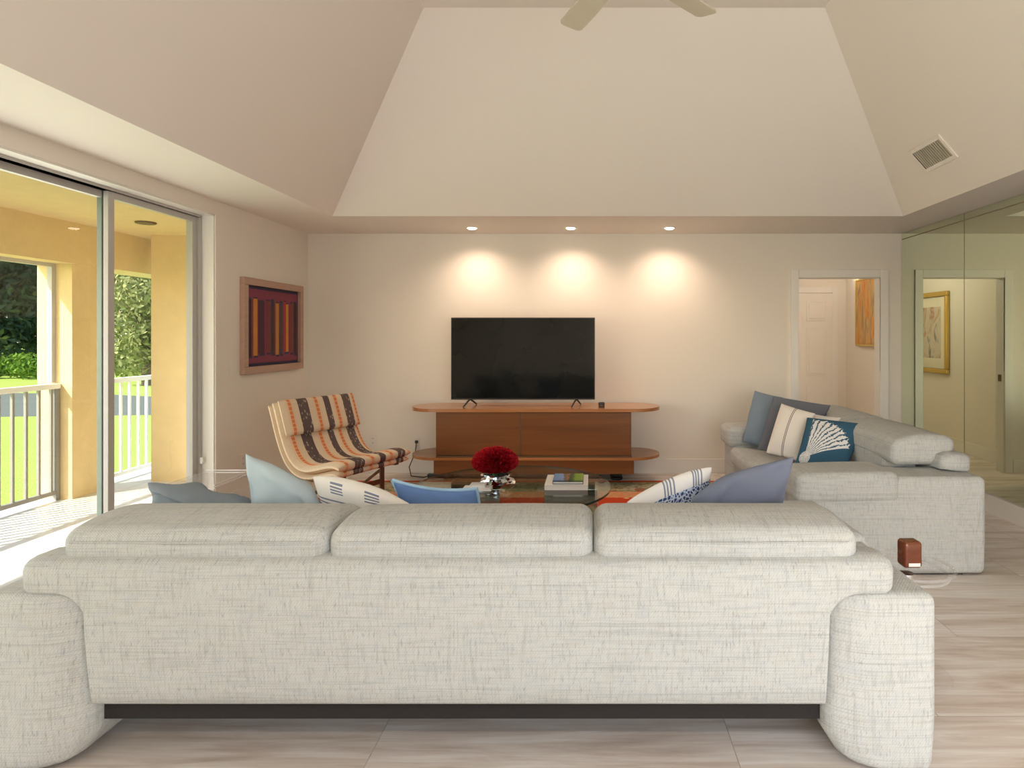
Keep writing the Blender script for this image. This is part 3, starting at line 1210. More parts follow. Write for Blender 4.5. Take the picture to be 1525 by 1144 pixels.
M['p_slate'] = cloth('slate_linen', (0.22, 0.255, 0.29))
M['p_light'] = cloth('pale_blue_linen', (0.50, 0.60, 0.65), 0.06)
M['p_blue'] = cloth('blue_cotton', (0.14, 0.24, 0.48), 0.06)
M['p_bluepipe'] = cloth('pale_blue_edging', (0.38, 0.56, 0.72))
M['p_lilac'] = cloth('blue_grey_velvet', (0.185, 0.205, 0.275), 0.1)
M['p_grey'] = cloth('dark_grey_velvet', (0.16, 0.17, 0.20), 0.1)
M['p_bgrey'] = cloth('blue_grey_cotton', (0.22, 0.28, 0.35), 0.08)
M['p_white'] = cloth('white_cotton', (0.82, 0.79, 0.74), 0.03)


def lines(t, x, centers, hw):
    acc = None
    for c_ in centers:
        m_ = t.math('COMPARE', x, c_, hw)
        acc = m_ if acc is None else t.math('MAXIMUM', acc, m_)
    return acc


def band(t, x, lo, hi):
    return t.math('MULTIPLY', t.math('GREATER_THAN', x, lo), t.math('LESS_THAN', x, hi))


# white pillow with grey blue stripes
t = NT('striped_cotton')
u, v, _ = t.xyz(t.coord('UV'))
low = lines(t, v, (0.79, 0.745, 0.70, 0.655), 0.009)
pat = t.math('MULTIPLY', lines(t, v, (0.975, 0.945, 0.915, 0.885), 0.008), t.math('MAXIMUM', band(t, u, 0.22, 0.36), band(t, u, 0.58, 0.72)))
lm = t.math('MAXIMUM', low, pat)
c = t.mix(lm, (0.84, 0.80, 0.74), (0.22, 0.25, 0.32))
M['p_stripe'] = t.pbr(c, 0.9, spec=0.1)
# navy pattern with a white band
t = NT('navy_pattern_cotton')
uv = t.coord('UV')
u, v, _ = t.xyz(uv)
vo = t.n('ShaderNodeTexVoronoi', {'Vector': uv, 'Scale': 26.0}, feature='DISTANCE_TO_EDGE')
sp = t.ramp(vo.outputs['Distance'], [(0.08, (0.60, 0.66, 0.78)), (0.16, (0.05, 0.09, 0.22))])
wh = t.math('GREATER_THAN', v, 0.88)
st = t.math('MULTIPLY', wh, lines(t, u, (0.42, 0.455, 0.49, 0.53, 0.76, 0.79, 0.82, 0.86), 0.009))
c = t.mix(wh, sp, (0.84, 0.81, 0.78))
c = t.mix(st, c, (0.25, 0.28, 0.36))
M['p_navy'] = t.pbr(c, 0.9, spec=0.1)
# white with one dark stripe
t = NT('single_stripe_cotton')
u, v, _ = t.xyz(t.coord('UV'))
c = t.mix(lines(t, u, (0.48, 0.52), 0.010), (0.82, 0.76, 0.69), (0.20, 0.15, 0.16))
M['p_one'] = t.pbr(c, 0.9, spec=0.1)
# shell print
t = NT('shell_print_cotton')
uv = t.coord('UV')
u, v, _ = t.xyz(uv)
nz = t.noise(uv, 6.0, 3.0)
du = t.math('SUBTRACT', u, 0.17)
dv = t.math('SUBTRACT', v, 0.10)
ang_ = t.math('ARCTAN2', dv, du)
rad = t.math('SQRT', t.math('ADD', t.math('MULTIPLY', du, du), t.math('MULTIPLY', dv, dv)))
inside = t.math('MULTIPLY', band(t, ang_, 0.36, 1.62),
                t.math('LESS_THAN', rad, t.math('ADD', 0.83, t.math('MULTIPLY', t.math('SINE', t.math('MULTIPLY', ang_, 44.0)), 0.02))))
rib = t.math('SINE', t.math('ADD', t.math('MULTIPLY', ang_, 44.0), t.math('MULTIPLY', nz, 7.0)))
brk = t.noise(t.comb(t.math('MULTIPLY', ang_, 9.0), t.math('MULTIPLY', rad, 14.0)), 2.0, 4.0, 0.7)
ribm = t.math('GREATER_THAN', t.math('ADD', rib, t.math('MULTIPLY', t.math('SUBTRACT', brk, 0.5), 5.0)), -0.55)
fan_m = t.math('MULTIPLY', inside, ribm)
hinge = t.math('MULTIPLY', t.math('LESS_THAN', rad, 0.11), t.math('GREATER_THAN', brk, 0.45))
sm = t.math('MAXIMUM', fan_m, hinge)
c = t.mix(sm, (0.045, 0.115, 0.18), (0.78, 0.76, 0.74))
M['p_shell'] = t.pbr(c, 0.85, spec=0.1)

G1 = 'pillows on the long sofa'
G2 = 'pillows on the loveseat'
pillow('throw_pillow', 'crumpled dark slate blue pillow slumped at the left end of the long sofa',
       W(220, 719, 2.50), W(386, 762, 2.50), (-1.33, 2.58, 0.50), (-1.76, 2.56, 0.625), 0.15, M['p_slate'], G1, 1, 0.02, 0.05, sag=-0.26)
pillow('throw_pillow', 'pale blue linen pillow with its corner pointing up, beside the dark slate one',
       W(366, 676, 2.53), W(482, 760, 2.53), (-1.09, 2.64, 0.47), (-1.40, 2.64, 0.47), 0.16, M['p_light'], G1, 2, 0.0, 0.035, sag=-0.30, skew=1)
pillow('throw_pillow', 'white pillow with thin dark grey stripes leaning on the long sofa',
       W(466, 710, 2.52), W(611, 752, 2.50), (-0.70, 2.62, 0.48), (-1.06, 2.62, 0.50), 0.14, M['p_stripe'], G1, 3, 0.0, 0.012, sag=-0.22)
pillow('throw_pillow', 'bright blue pillow with pale blue corded edge on the long sofa',
       W(584, 715, 2.60), W(710, 728, 2.60), (-0.44, 2.70, 0.46), (-0.76, 2.70, 0.46), 0.12, M['p_blue'], G1, 4, 0.05, 0.01, (0.008, M['p_bluepipe']), sag=0.10)
pillow('throw_pillow', 'navy patterned pillow with a white striped border on the long sofa',
       W(934, 748, 2.60), W(1060, 696, 2.62), (0.46, 2.68, 0.47), (0.17, 2.68, 0.46), 0.13, M['p_navy'], G1, 5, 0.0, 0.008, sag=-0.14)
pillow('throw_pillow', 'blue grey velvet pillow pointing up at the right end of the long sofa',
       W(1030, 744, 2.49), W(1182, 680, 2.49), (0.725, 2.60, 0.47), (0.42, 2.60, 0.46), 0.14, M['p_lilac'], G1, 6, -0.01, 0.03, sag=-0.18, skew=-1)

pillow('throw_pillow', 'blue grey square pillow at the far end of the loveseat',
       W(1124, 582, 5.50), W(1166, 592, 5.30), W(1144, 670, 5.18), W(1106, 658, 5.34), 0.14, M['p_bgrey'], G2, 7, 0.03, 0.006)
pillow('throw_pillow', 'dark grey velvet pillow behind the white one with a single stripe',
       W(1152, 590, 5.16), W(1237, 604, 5.02), W(1200, 684, 4.90), W(1128, 670, 5.02), 0.12, M['p_grey'], G2, 8, 0.02, 0.008)
pillow('throw_pillow', 'cream pillow with one dark vertical stripe on the loveseat',
       W(1164, 601, 4.96), W(1214, 616, 4.72), W(1192, 688, 4.62), W(1141, 675, 4.82), 0.13, M['p_one'], G2, 9, 0.03, 0.004)
pillow('throw_pillow', 'plain white pillow mostly hidden behind the shell pillow',
       W(1213, 617, 4.86), W(1252, 622, 4.74), W(1240, 690, 4.66), W(1206, 684, 4.78), 0.10, M['p_white'], G2, 10, 0.03, 0.004)
pillow('throw_pillow', 'teal blue pillow printed with a white scallop shell',
       W(1202, 622, 4.66), W(1291, 632, 4.44), W(1259, 701, 4.30), W(1184, 691, 4.44), 0.14, M['p_shell'], G2, 11, 0.04, 0.004)

# ------------------------------------------------------------------ striped lounge chair
t = NT('striped_blanket')
u, v, _ = t.xyz(t.coord('UV'))
cream = t.mix(t.noise(t.coord('UV'), 60.0, 2.0), (0.70, 0.54, 0.37), (0.80, 0.66, 0.49))
vo = t.n('ShaderNodeTexVoronoi', {'Vector': t.scaled(t.comb(u, v), (34, 26, 1)), 'Scale': 1.0})
dk = t.ramp(vo.outputs['Distance'], [(0.16, (0.46, 0.38, 0.30)), (0.36, (0.14, 0.10, 0.095))])
bm_ = t.math('MAXIMUM', t.math('MAXIMUM', band(t, u, 0.20, 0.33), band(t, u, 0.54, 0.62)), band(t, u, 0.80, 0.91))
dash = t.math('GREATER_THAN', t.math('SINE', t.math('MULTIPLY', v, 190.0)), -0.55)
om = lines(t, u, (0.10, 0.44, 0.705, 0.975), 0.019)
om2 = t.math('MULTIPLY', om, t.math('ADD', 0.45, t.math('MULTIPLY', dash, 0.5)))
halo = lines(t, u, (0.10, 0.44, 0.705, 0.975), 0.042)
c = t.mix(t.math('MULTIPLY', halo, 0.35), cream, (0.80, 0.45, 0.22))
c = t.mix(om2, c, (0.72, 0.20, 0.07))
c = t.mix(bm_, c, dk)
M['blanket'] = t.pbr(c, 0.95, spec=0.05)
t = NT('cream_blanket_edge')
u, v, _ = t.xyz(t.coord('UV'))
M['blanket_edge'] = cloth('cream_underlay', (0.72, 0.65, 0.50), 0.05)

prof = [(0.0, 0.875), (0.03, 0.80), (0.065, 0.70), (0.10, 0.61), (0.15, 0.51), (0.21, 0.435), (0.29, 0.388), (0.38, 0.375), (0.48, 0.392), (0.58, 0.418), (0.66, 0.428), (0.715, 0.415)]


def smooth_path(p, k=5):
    out = []
    for i in range(len(p) - 1):
        p0, p1, p2, p3 = [Vector(p[max(0, min(len(p) - 1, j))]) for j in (i - 1, i, i + 1, i + 2)]
        for s in range(k):
            q = s / k
            out.append(0.5 * (2 * p1 + (p2 - p0) * q + (2 * p0 - 5 * p1 + 4 * p2 - p3) * q * q + (3 * p1 - p0 - 3 * p2 + p3) * q ** 3))
    out.append(Vector(p[-1]))
    return out


PATH = smooth_path([(a, b_) for a, b_ in prof])
ARC = [0.0]
for i in range(1, len(PATH)):
    ARC.append(ARC[-1] + (PATH[i] - PATH[i - 1]).length)


def sling(s0, s1, off, th, hw, name, mat, parent, roundness=0.5):
    ids = [i for i in range(len(PATH)) if s0 - 1e-6 <= ARC[i] <= s1 + 1e-6]
    m = len(ids)
    b = MB()
    vs_, uvs, fs = [], [], []
    nx = 15
    for q, i in enumerate(ids):
        a, c_ = PATH[max(0, i - 1)], PATH[min(len(PATH) - 1, i + 1)]
        tg = (c_ - a).normalized()
        nr = Vector((-tg.y, tg.x))           # upward/front side
        if nr.y < 0 and nr.x < 0:
            nr = -nr
        e = min(q, m - 1 - q) / 3.0
        k = math.sqrt(max(0.0, 1 - (1 - min(1, e)) ** 2)) * (1 - 0.15) + 0.15
        for x in range(nx):
            uu = x / (nx - 1)
            ex = min(uu, 1 - uu) * 2 * hw / 0.03
            kk = (math.sqrt(max(0.0, 1 - (1 - min(1, ex)) ** 2)) * 0.75 + 0.25) * k
            X = hw - 2 * hw * uu
            for sd in (1, -1):
                p = PATH[i] + nr * (off + th / 2 + sd * th / 2 * kk)
                vs_.append(Vector((X, p.x, p.y)))
                uvs.append((uu, ARC[i]))
    st = nx * 2
    for q in range(m - 1):
        for x in range(nx - 1):
            for sd in (0, 1):
                A = q * st + x * 2 + sd
                f = [A, A + 2, A + st + 2, A + st]
                fs.append(f if sd else f[::-1])
        for x in (0, nx - 1):
            A = q * st + x * 2
            fs.append([A, A + 1, A + st + 1, A + st])
    for q in (0, m - 1):
        for x in range(nx - 1):
            A = q * st + x * 2
            fs.append([A, A + 1, A + 3, A + 2])
    b.merge(vs_, fs, None, uvs)
    return b.build(name, mat, parent, smooth=60, uv=None)


chair = thing('lounge_chair', 'lounge chair with orange and brown striped blanket upholstery in the corner', 'chair', (-2.297, 5.04, 0), math.atan2(-0.9, -0.43))
AT = ARC[-1]
sling(0.0, AT, -0.050, 0.045, 0.365, 'sling', M['blanket'], chair)
sling(0.0, AT, -0.003, 0.062, 0.368, 'seat_pad', M['blanket'], chair)
sling(0.0, 0.29, 0.058, 0.045, 0.36, 'back_pad', M['blanket'], chair)
for sg in (-1, 1):
    X = sg * 0.27
    b = MB()
    pts = [PATH[i] for i in range(len(PATH)) if 0.30 < ARC[i] < 0.98]
    for i in range(len(pts) - 1):
        p, q = pts[i], pts[i + 1]
        n_ = Vector((-(q - p).y, (q - p).x)).normalized()
        if n_.y < 0:
            n_ = -n_
        a0, a1 = p - n_ * 0.072, p - n_ * 0.051
        c0, c1 = q - n_ * 0.072, q - n_ * 0.051
        b.merge([Vector((X - 0.02, a0.x, a0.y)), Vector((X + 0.02, a0.x, a0.y)), Vector((X + 0.02, c0.x, c0.y)), Vector((X - 0.02, c0.x, c0.y)),
                 Vector((X - 0.02, a1.x, a1.y)), Vector((X + 0.02, a1.x, a1.y)), Vector((X + 0.02, c1.x, c1.y)), Vector((X - 0.02, c1.x, c1.y))],
                [[0, 1, 2, 3], [7, 6, 5, 4], [0, 4, 5, 1], [3, 2, 6, 7], [0, 3, 7, 4], [1, 5, 6, 2]])
    b.build('side_rail', M['bronze'], chair, smooth=0)
    b = MB()
    b.box(X - 0.022, X + 0.022, 0.50, 0.512, 0.026, 0.335)
    b.box(X - 0.022, X + 0.022, 0.02, 0.60, 0.010, 0.022)
    lg = b.build('leg', M['bronze'], chair, smooth=0)
    b = MB()
    b.box(-0.02, 0.02, -0.006, 0.006, 0, 0.50)
    br = b.build('brace', M['bronze'], lg, smooth=0)
    br.location = (X, 0.49, 0.30)
    br.rotation_euler = (math.radians(180 - 55), 0, 0)
b = MB()
b.box(-0.27, 0.27, 0.502, 0.51, 0.19, 0.23)
b.build('crossbar', M['bronze'], chair, smooth=0)

# ------------------------------------------------------------------ coffee table and what stands on it
CT = Vector((-0.544, 4.17, 0))
ZG = 0.385
RUGT = 0.008
ct = thing('coffee_table', 'round glass coffee table on two mirrored cube pedestals standing on the rug', 'table', (CT.x, CT.y, RUGT))
b = MB()
circ = [(0.67 * math.cos(2 * math.pi * k / 96), 0.67 * math.sin(2 * math.pi * k / 96)) for k in range(96)]
b.prism(circ, ZG - 0.014 - RUGT, ZG - RUGT, M['table_glass'], M['glass_edge'])
b.build('glass_top', None, ct, smooth=20)
for (x0, x1) in ((0.222, 0.582), (-0.44, -0.075)):
    b = MB()
    b.box(x0, x1, -0.03, 0.30, 0.0, ZG - 0.015 - RUGT, bevel=0.004)
    b.build('pedestal', M['chrome'], ct)


def book(name, label, x0, x1, y0, y1, z0, z1, cover, grp, pic=None):
    c = Vector(((x0 + x1) / 2, (y0 + y1) / 2, z0))
    root = thing(name, label, 'book', c, 0, grp)
    hx, hy, h_ = (x1 - x0) / 2, (y1 - y0) / 2, z1 - z0
    b = MB()
    b.box(-hx, hx, -hy, hy, 0, 0.003, bevel=0.001)
    b.box(-hx, hx, -hy, hy, h_ - 0.003, h_, bevel=0.001)
    b.box(-hx, -hx + 0.003, -hy, hy, 0.003, h_ - 0.003)
    cv = b.build('cover', cover, root)
    b = MB()
    b.box(-hx + 0.0032, hx - 0.004, -hy + 0.004, hy - 0.004, 0.0031, h_ - 0.0031)
    b.build('pages', M['paper'], root)
    if pic is not None:
        b = MB()
        b.box(-hx + 0.002, hx - 0.002, -hy + 0.002, hy - 0.002, h_, h_ + 0.0006)
        b.build('cover_picture', pic, root)


book('book', 'thick white coffee table book under the one with a picture cover', -0.314, -0.028, 4.055, 4.36, ZG, ZG + 0.034, M['paper'], 'books on the coffee table')
t = NT('cover_picture')
o_co = t.coord('Object')
x, y, _ = t.xyz(o_co)
nz = t.noise(o_co, 22.0, 3.0)
c = t.ramp(t.math('ADD', t.math('MULTIPLY', t.math('ADD', x, 0.098), 5.0), t.math('MULTIPLY', t.math('SUBTRACT', nz, 0.5), 0.3)),
           [(0.0, (0.22, 0.38, 0.72)), (0.30, (0.30, 0.45, 0.75)), (0.36, (0.22, 0.14, 0.10)), (0.47, (0.42, 0.22, 0.14)), (0.55, (0.06, 0.10, 0.05)), (0.68, (0.10, 0.16, 0.04)), (0.74, (0.25, 0.42, 0.05)), (1.0, (0.32, 0.46, 0.07))])
c = t.mix(t.math('MULTIPLY', band(t, y, -0.118, -0.08), 0.7), c, (0.03, 0.06, 0.03))
M['picture_cover'] = t.pbr(c, 0.3)
M['dark_cover'] = plain('dark_cover', (0.03, 0.05, 0.08), 0.4)
book('book', 'book with blue and green picture cover lying on the white book', -0.262, -0.060, 4.075, 4.315, ZG + 0.035, ZG + 0.052, M['dark_cover'], 'books on the coffee table', M['picture_cover'])
book('book', 'lower wide white book beside the silver vase', -0.845, -0.66, 4.03, 4.11, ZG, ZG + 0.020, M['paper'], 'books on the coffee table')
book('book', 'upper narrow white book stacked beside the silver vase', -0.80, -0.70, 4.04, 4.105, ZG + 0.021, ZG + 0.041, M['paper'], 'books on the coffee table')

vase = thing('vase', 'crumpled shiny silver vase under the red flower on the glass table', 'vase', (-0.655, 4.235, ZG))
rr = random.Random(4)
b = MB()
seg = 22
rings = []
zz = [0.0, 0.012, 0.028, 0.044, 0.058, 0.068]
for zi, z in enumerate(zz):
    rg = []
    for k in range(seg):
        a = 2 * math.pi * k / seg
        r_ = 0.085 + 0.022 * math.sin(zi * 1.3) + rr.uniform(-0.013, 0.013)
        rg.append(Vector((r_ * math.cos(a) * 1.15, r_ * math.sin(a), z + (0 if zi == 0 else rr.uniform(-.005, .005)))))
    rings.append(rg)
vs_ = [v for rg in rings for v in rg]
fs = []
for i in range(len(rings) - 1):
    for k in range(seg):
        k2 = (k + 1) % seg
        fs.append([i * seg + k, i * seg + k2, (i + 1) * seg + k2, (i + 1) * seg + k])
fs.append(list(range(seg))[::-1])
fs.append([(len(rings) - 1) * seg + k for k in range(seg)])
b.merge(vs_, fs)
b.build('body', M['chrome'], vase, smooth=0)

t = NT('red_petal')
geo = t.n('ShaderNodeNewGeometry')
M['petal'] = t.pbr(t.mix(geo.outputs['Random Per Island'], (0.30, 0.004, 0.01), (0.62, 0.015, 0.03)), 0.7, spec=0.2)
M['stem'] = plain('stem_green', (0.05, 0.12, 0.03), 0.6)
fl = thing('flower_ball', 'round bright red pompom flower on the silver vase', 'flower', (-0.660, 4.20, ZG + 0.058))
fl.location = (-0.660, 4.20, ZG + 0.076)
b = MB()
vs_, fs = [], []
rr = random.Random(12)
for _ in range(2600):
    d = Vector((rr.gauss(0, 1), rr.gauss(0, 1), rr.gauss(0.25, 1))).normalized()
    if d.z < -0.75:
        continue
    tip = Vector((d.x * 0.155, d.y * 0.155, 0.075 + d.z * (0.105 if d.z > 0 else 0.070))) * rr.uniform(0.92, 1.05)
    c0 = Vector((0, 0, 0.07))
    root_p = c0 + (tip - c0) * 0.55
    side = d.cross(Vector((rr.gauss(0, 1), rr.gauss(0, 1), rr.gauss(0, 1)))).normalized() * 0.008
    i = len(vs_)
    vs_ += [root_p - side, root_p + side, tip + side * 0.7, tip - side * 0.7]
    fs.append([i, i + 1, i + 2, i + 3])
b.merge(vs_, fs)
hd_ = b.build('petals', M['petal'], fl, smooth=0, fix=False, uv=None)
b = MB()
b.lathe([(0.004, 0.0), (0.06, 0.02), (0.10, 0.06), (0.09, 0.11), (0.03, 0.15)], (0, 0, 0), 20)
b.build('flower_core', M['petal'], fl)
b = MB()
b.cyl((0, 0.01, -0.006), (0, 0, 0.03), 0.02)
b.build('stem', M['stem'], fl)

# ------------------------------------------------------------------ rug
RX_0, RX_1, RY_0, RY_1 = -2.35, 1.205, 3.15, 5.93
t = NT('kilim_rug')
co = t.coord('Object')
x, y, _ = t.xyz(co)
cx_, cy_ = (RX_0 + RX_1) / 2, (RY_0 + RY_1) / 2
ax = t.math('SUBTRACT', (RX_1 - RX_0) / 2, t.math('ABSOLUTE', x))
ay = t.math('SUBTRACT', (RY_1 - RY_0) / 2, t.math('ABSOLUTE', y))
dist = t.math('MINIMUM', ax, ay)
nz = t.noise(co, 30.0, 2.0)
fine = t.noise(t.scaled(co, (26, 40, 1)), 1.0, 1.0)
cell = t.n('ShaderNodeTexVoronoi', {'Vector': t.scaled(co, (5, 7, 1)), 'Scale': 1.0}, distance='MANHATTAN')
cd = cell.outputs['Distance']
cr = t.n('ShaderNodeSeparateXYZ', {0: cell.outputs['Color']})
olive = t.ramp(cr.outputs[0], [(0.0, (0.42, 0.36, 0.20)), (0.35, (0.30, 0.29, 0.17)), (0.6, (0.52, 0.44, 0.30)), (0.85, (0.34, 0.14, 0.08))], 'CONSTANT')
olive = t.mix(t.math('MULTIPLY', t.math('LESS_THAN', fine, 0.42), 0.7), olive, (0.14, 0.12, 0.08))
field = t.mix(t.math('LESS_THAN', cd, 0.26), (0.56, 0.07, 0.025), t.ramp(cr.outputs[1], [(0.0, (0.75, 0.50, 0.25)), (0.5, (0.10, 0.14, 0.12)), (0.75, (0.70, 0.30, 0.12))], 'CONSTANT'))
orange = t.mix(t.math('LESS_THAN', fine, 0.46), (0.68, 0.25, 0.11), (0.52, 0.40, 0.24))
c = t.mix(t.math('GREATER_THAN', dist, 0.06), (0.58, 0.085, 0.03), olive)
c = t.mix(t.math('GREATER_THAN', dist, 0.42), c, orange)
c = t.mix(t.math('GREATER_THAN', dist, 0.62), c, field)
M['rug'] = t.pbr(c, 0.95, normal=t.bump(nz, 0.3, 0.004), spec=0.05)
b = MB()
b.box(-(RX_1 - RX_0) / 2, (RX_1 - RX_0) / 2, -(RY_1 - RY_0) / 2, (RY_1 - RY_0) / 2, 0, RUGT, bevel=0.002)
rug = b.build('area_rug', M['rug'])
rug.location = (cx_, cy_, 0)
tag(rug, 'red and olive woven oriental rug under the glass coffee table', 'rug')

# ------------------------------------------------------------------ console, television
con = thing('media_console', 'long brown wooden media console with oval ended top and shelf, under the television', 'console', (-0.542, 5.98, 0))


def stadium(hw, hd, n=18):
    r_ = hd
    out = []
    for k in range(n + 1):
        a = -math.pi / 2 + math.pi * k / n
        out.append((hw - r_ + r_ * math.cos(a), r_ * math.sin(a)))
    for k in range(n + 1):
        a = math.pi / 2 + math.pi * k / n
        out.append((-hw + r_ + r_ * math.cos(a), r_ * math.sin(a)))
    return out


ZTOPC = 0.722
b = MB()
b.prism(stadium(1.19, 0.27), ZTOPC - 0.030, ZTOPC)
b.build('top', M['console_top'], con, smooth=30)
b = MB()
b.prism(stadium(1.19, 0.27), 0.245, 0.272)
b.build('shelf', M['console_top'], con, smooth=30)
b = MB()
b.box(-0.90, 0.90, -0.20, 0.20, 0.272, ZTOPC - 0.030)
b.build('cabinet_body', M['console_dark'], con, smooth=0)
b = MB()
b.box(-0.915, -0.105, -0.222, -0.203, 0.286, ZTOPC - 0.036, bevel=0.002, mat=M['console_wood'])
b.box(-0.135, -0.119, -0.2235, -0.2222, 0.29, ZTOPC - 0.04, mat=M['bronze'])  # dark strip painted in for the front door's overlap shade
b.build('sliding_door', None, con)
b = MB()
b.box(-0.118, 0.905, -0.244, -0.224, 0.286, ZTOPC - 0.036, bevel=0.002)
b.build('sliding_door', M['console_wood'], con)
b = MB()
b.box(-0.91, 0.91, -0.252, -0.20, 0.272, 0.284, bevel=0.002)
b.build('door_track', M['bronze'], con)
b = MB()
b.box(-0.93, 0.93, -0.248, 0.19, 0.115, 0.245, bevel=0.003)
b.build('plinth', M['console_wood'], con)
for (x, y) in ((-0.85, 0.055), (0.78, 0.055), (-0.85, 0.18), (0.78, 0.18)):
    b = MB()
    b.lathe([(0.06, 0.0), (0.06, 0.02), (0.035, 0.03), (0.035, 0.115)], (x, y, 0), 20)
    b.build('foot', M['black'], con)

tv = thing('television', 'large flat black television standing on the wooden console', 'television', (-0.666, 5.955, ZTOPC))
TW, TZ0, TZ1 = 0.692, 0.062, 0.852
b = MB()
b.box(-TW, TW, -0.018, 0.022, TZ0, TZ1, bevel=0.004)
b.box(-0.45, 0.45, 0.022, 0.05, TZ0 + 0.04, TZ1 - 0.3, bevel=0.01)
b.build('housing', M['black'], tv)
b = MB()
b.box(-TW + 0.009, TW - 0.009, -0.0192, -0.0181, TZ0 + 0.014, TZ1 - 0.009)
scr = NT('tv_screen')
M['screen'] = scr.pbr(scr.mix(scr.noise(scr.coord('Object'), 2.0, 2.0), (0.006, 0.007, 0.007), (0.012, 0.013, 0.013)), 0.08, spec=0.35)
b.build('screen', M['screen'], tv)
for sg in (-1, 1):
    b = MB()
    X = sg * 0.512
    for s2 in (-1, 1):
        b.tube([(X, 0.0, TZ0 + 0.006), (X + s2 * 0.018, s2 * 0.06, TZ0 - 0.022), (X + s2 * 0.040, s2 * 0.12, 0.006)], [0.009, 0.008, 0.007], 8)
    b.build('foot', M['black'], tv)

p = W(896, 609, 5.86)
sm_ = thing('speaker_puck', 'tiny dark round gadget on the console right of the television', 'gadget', (p.x, 5.86, ZTOPC))
b = MB()
b.lathe([(0.026, 0.0), (0.030, 0.006), (0.030, 0.038), (0.024, 0.046), (0.004, 0.047)], (0, 0, 0), 24)
b.build('body', M['black'], sm_)
b = MB()
b.lathe([(0.0305, 0.012), (0.0312, 0.014), (0.0312, 0.018), (0.0305, 0.02)], (0, 0, 0), 24)
b.build('band', M['bronze'], sm_)


# ------------------------------------------------------------------ wall plates, cords
def outlet(label, loc, rz, kind='outlet'):
    root = thing('wall_outlet' if kind == 'outlet' else 'light_switch', label, 'outlet' if kind == 'outlet' else 'switch', loc, rz)
    b = MB()
    b.box(-0.036, 0.036, -0.006, 0.0, -0.058, 0.058, bevel=0.002)
    b.build('cover_plate', M['plate'], root)
    if kind == 'outlet':
        for z in (-0.022, 0.022):
            b = MB()
            b.box(-0.017, 0.017, -0.0085, -0.005, z - 0.015, z + 0.015, bevel=0.003, mat=M['plate'])
            b.box(-0.008, -0.005, -0.0092, -0.008, z - 0.006, z + 0.006, mat=M['slot'])
            b.box(0.005, 0.008, -0.0092, -0.008, z - 0.006, z + 0.006, mat=M['slot'])
            b.build('socket', None, root)
    else:
        b = MB()
        b.box(-0.016, 0.016, -0.010, -0.005, -0.033, 0.033, bevel=0.002)
        b.build('rocker', M['plate'], root)


outlet('white wall outlet low on the back wall behind the striped chair', (-2.235, YB, 0.33), 0)
outlet('white wall outlet low on the back wall with a cord, left of the console', (-1.785, YB, 0.30), 0)
outlet('white wall outlet low on the left wall near the sliding door', (XL, 5.12, 0.36), math.pi / 2)
outlet('white rocker light switch on the left wall beside the red painting', (XL, 4.97, 1.14), math.pi / 2, 'switch')
ps = thing('power_strip', 'black power strip with a thin cord on the floor under the console', 'power strip', (-1.5, YB - 0.21, 0))
b = MB()
b.box(-0.12, 0.12, -0.03, 0.03, 0.0, 0.04, bevel=0.006)
b.build('body', M['black'], ps)
b = MB()
b.box(-0.30, -0.27, 0.175, 0.195, 0.306, 0.336, bevel=0.004)
b.tube([(-0.285, 0.18, 0.31), (-0.29, 0.16, 0.22), (-0.34, 0.12, 0.08), (-0.30, 0.05, 0.006), (-0.16, -0.01, 0.006), (-0.12, 0.01, 0.012)], 0.005, 8)
b.build('cord', M['black'], ps)


# ------------------------------------------------------------------ pictures
def frame_rect(b, hw, hh, fw, d0, d1, mat, bev=0.004):
    """frame in local x (width), z (height), y from d0 back to d1 front (negative)"""
    for (x0, x1, z0, z1) in ((-hw, hw, hh - fw, hh), (-hw, hw, -hh, -hh + fw), (-hw, -hw + fw, -hh + fw, hh - fw), (hw - fw, hw, -hh + fw, hh - fw)):
        b.box(x0, x1, d1, d0, z0, z1, bevel=bev, mat=mat)


rc = thing('painting', 'square abstract painting of dark and orange vertical bars in a tan frame', 'picture', (XL, 5.60, 1.482), math.pi / 2)
M['frame_tan'] = wood('tan_frame', (0.58, 0.38, 0.29), (0.48, 0.30, 0.22), 'X', 0.5)
b = MB()
frame_rect(b, 0.52, 0.405, 0.062, 0.0, -0.042, None)
b.build('frame', M['frame_tan'], rc)


def col(name, c, r=0.8):
    k_ = 'c_' + name
    if k_ not in M:
        M[k_] = plain(name, c, r, vary=0.12, scale=14)
    return M[k_]


b = MB()
navy, mag = col('paint_navy', (0.045, 0.035, 0.075)), col('paint_magenta', (0.24, 0.05, 0.085))
b.box(-0.458, 0.458, -0.012, -0.002, -0.343, 0.343, mat=navy)
b.box(-0.440, 0.440, -0.0135, -0.012, -0.318, 0.318, mat=mag)
bars = [(-0.37, 0.060, (0.035, 0.015, 0.025)), (-0.285, 0.062, (0.62, 0.26, 0.03)), (-0.195, 0.10, (0.07, 0.03, 0.05)), (-0.09, 0.075, (0.20, 0.05, 0.05)),
        (-0.02, 0.055, (0.05, 0.04, 0.06)), (0.055, 0.055, (0.55, 0.24, 0.04)), (0.12, 0.055, (0.07, 0.06, 0.09)), (0.185, 0.04, (0.42, 0.05, 0.035)),
        (0.225, 0.045, (0.62, 0.27, 0.06)), (0.30, 0.06, (0.22, 0.06, 0.05)), (0.37, 0.05, (0.05, 0.04, 0.04))]
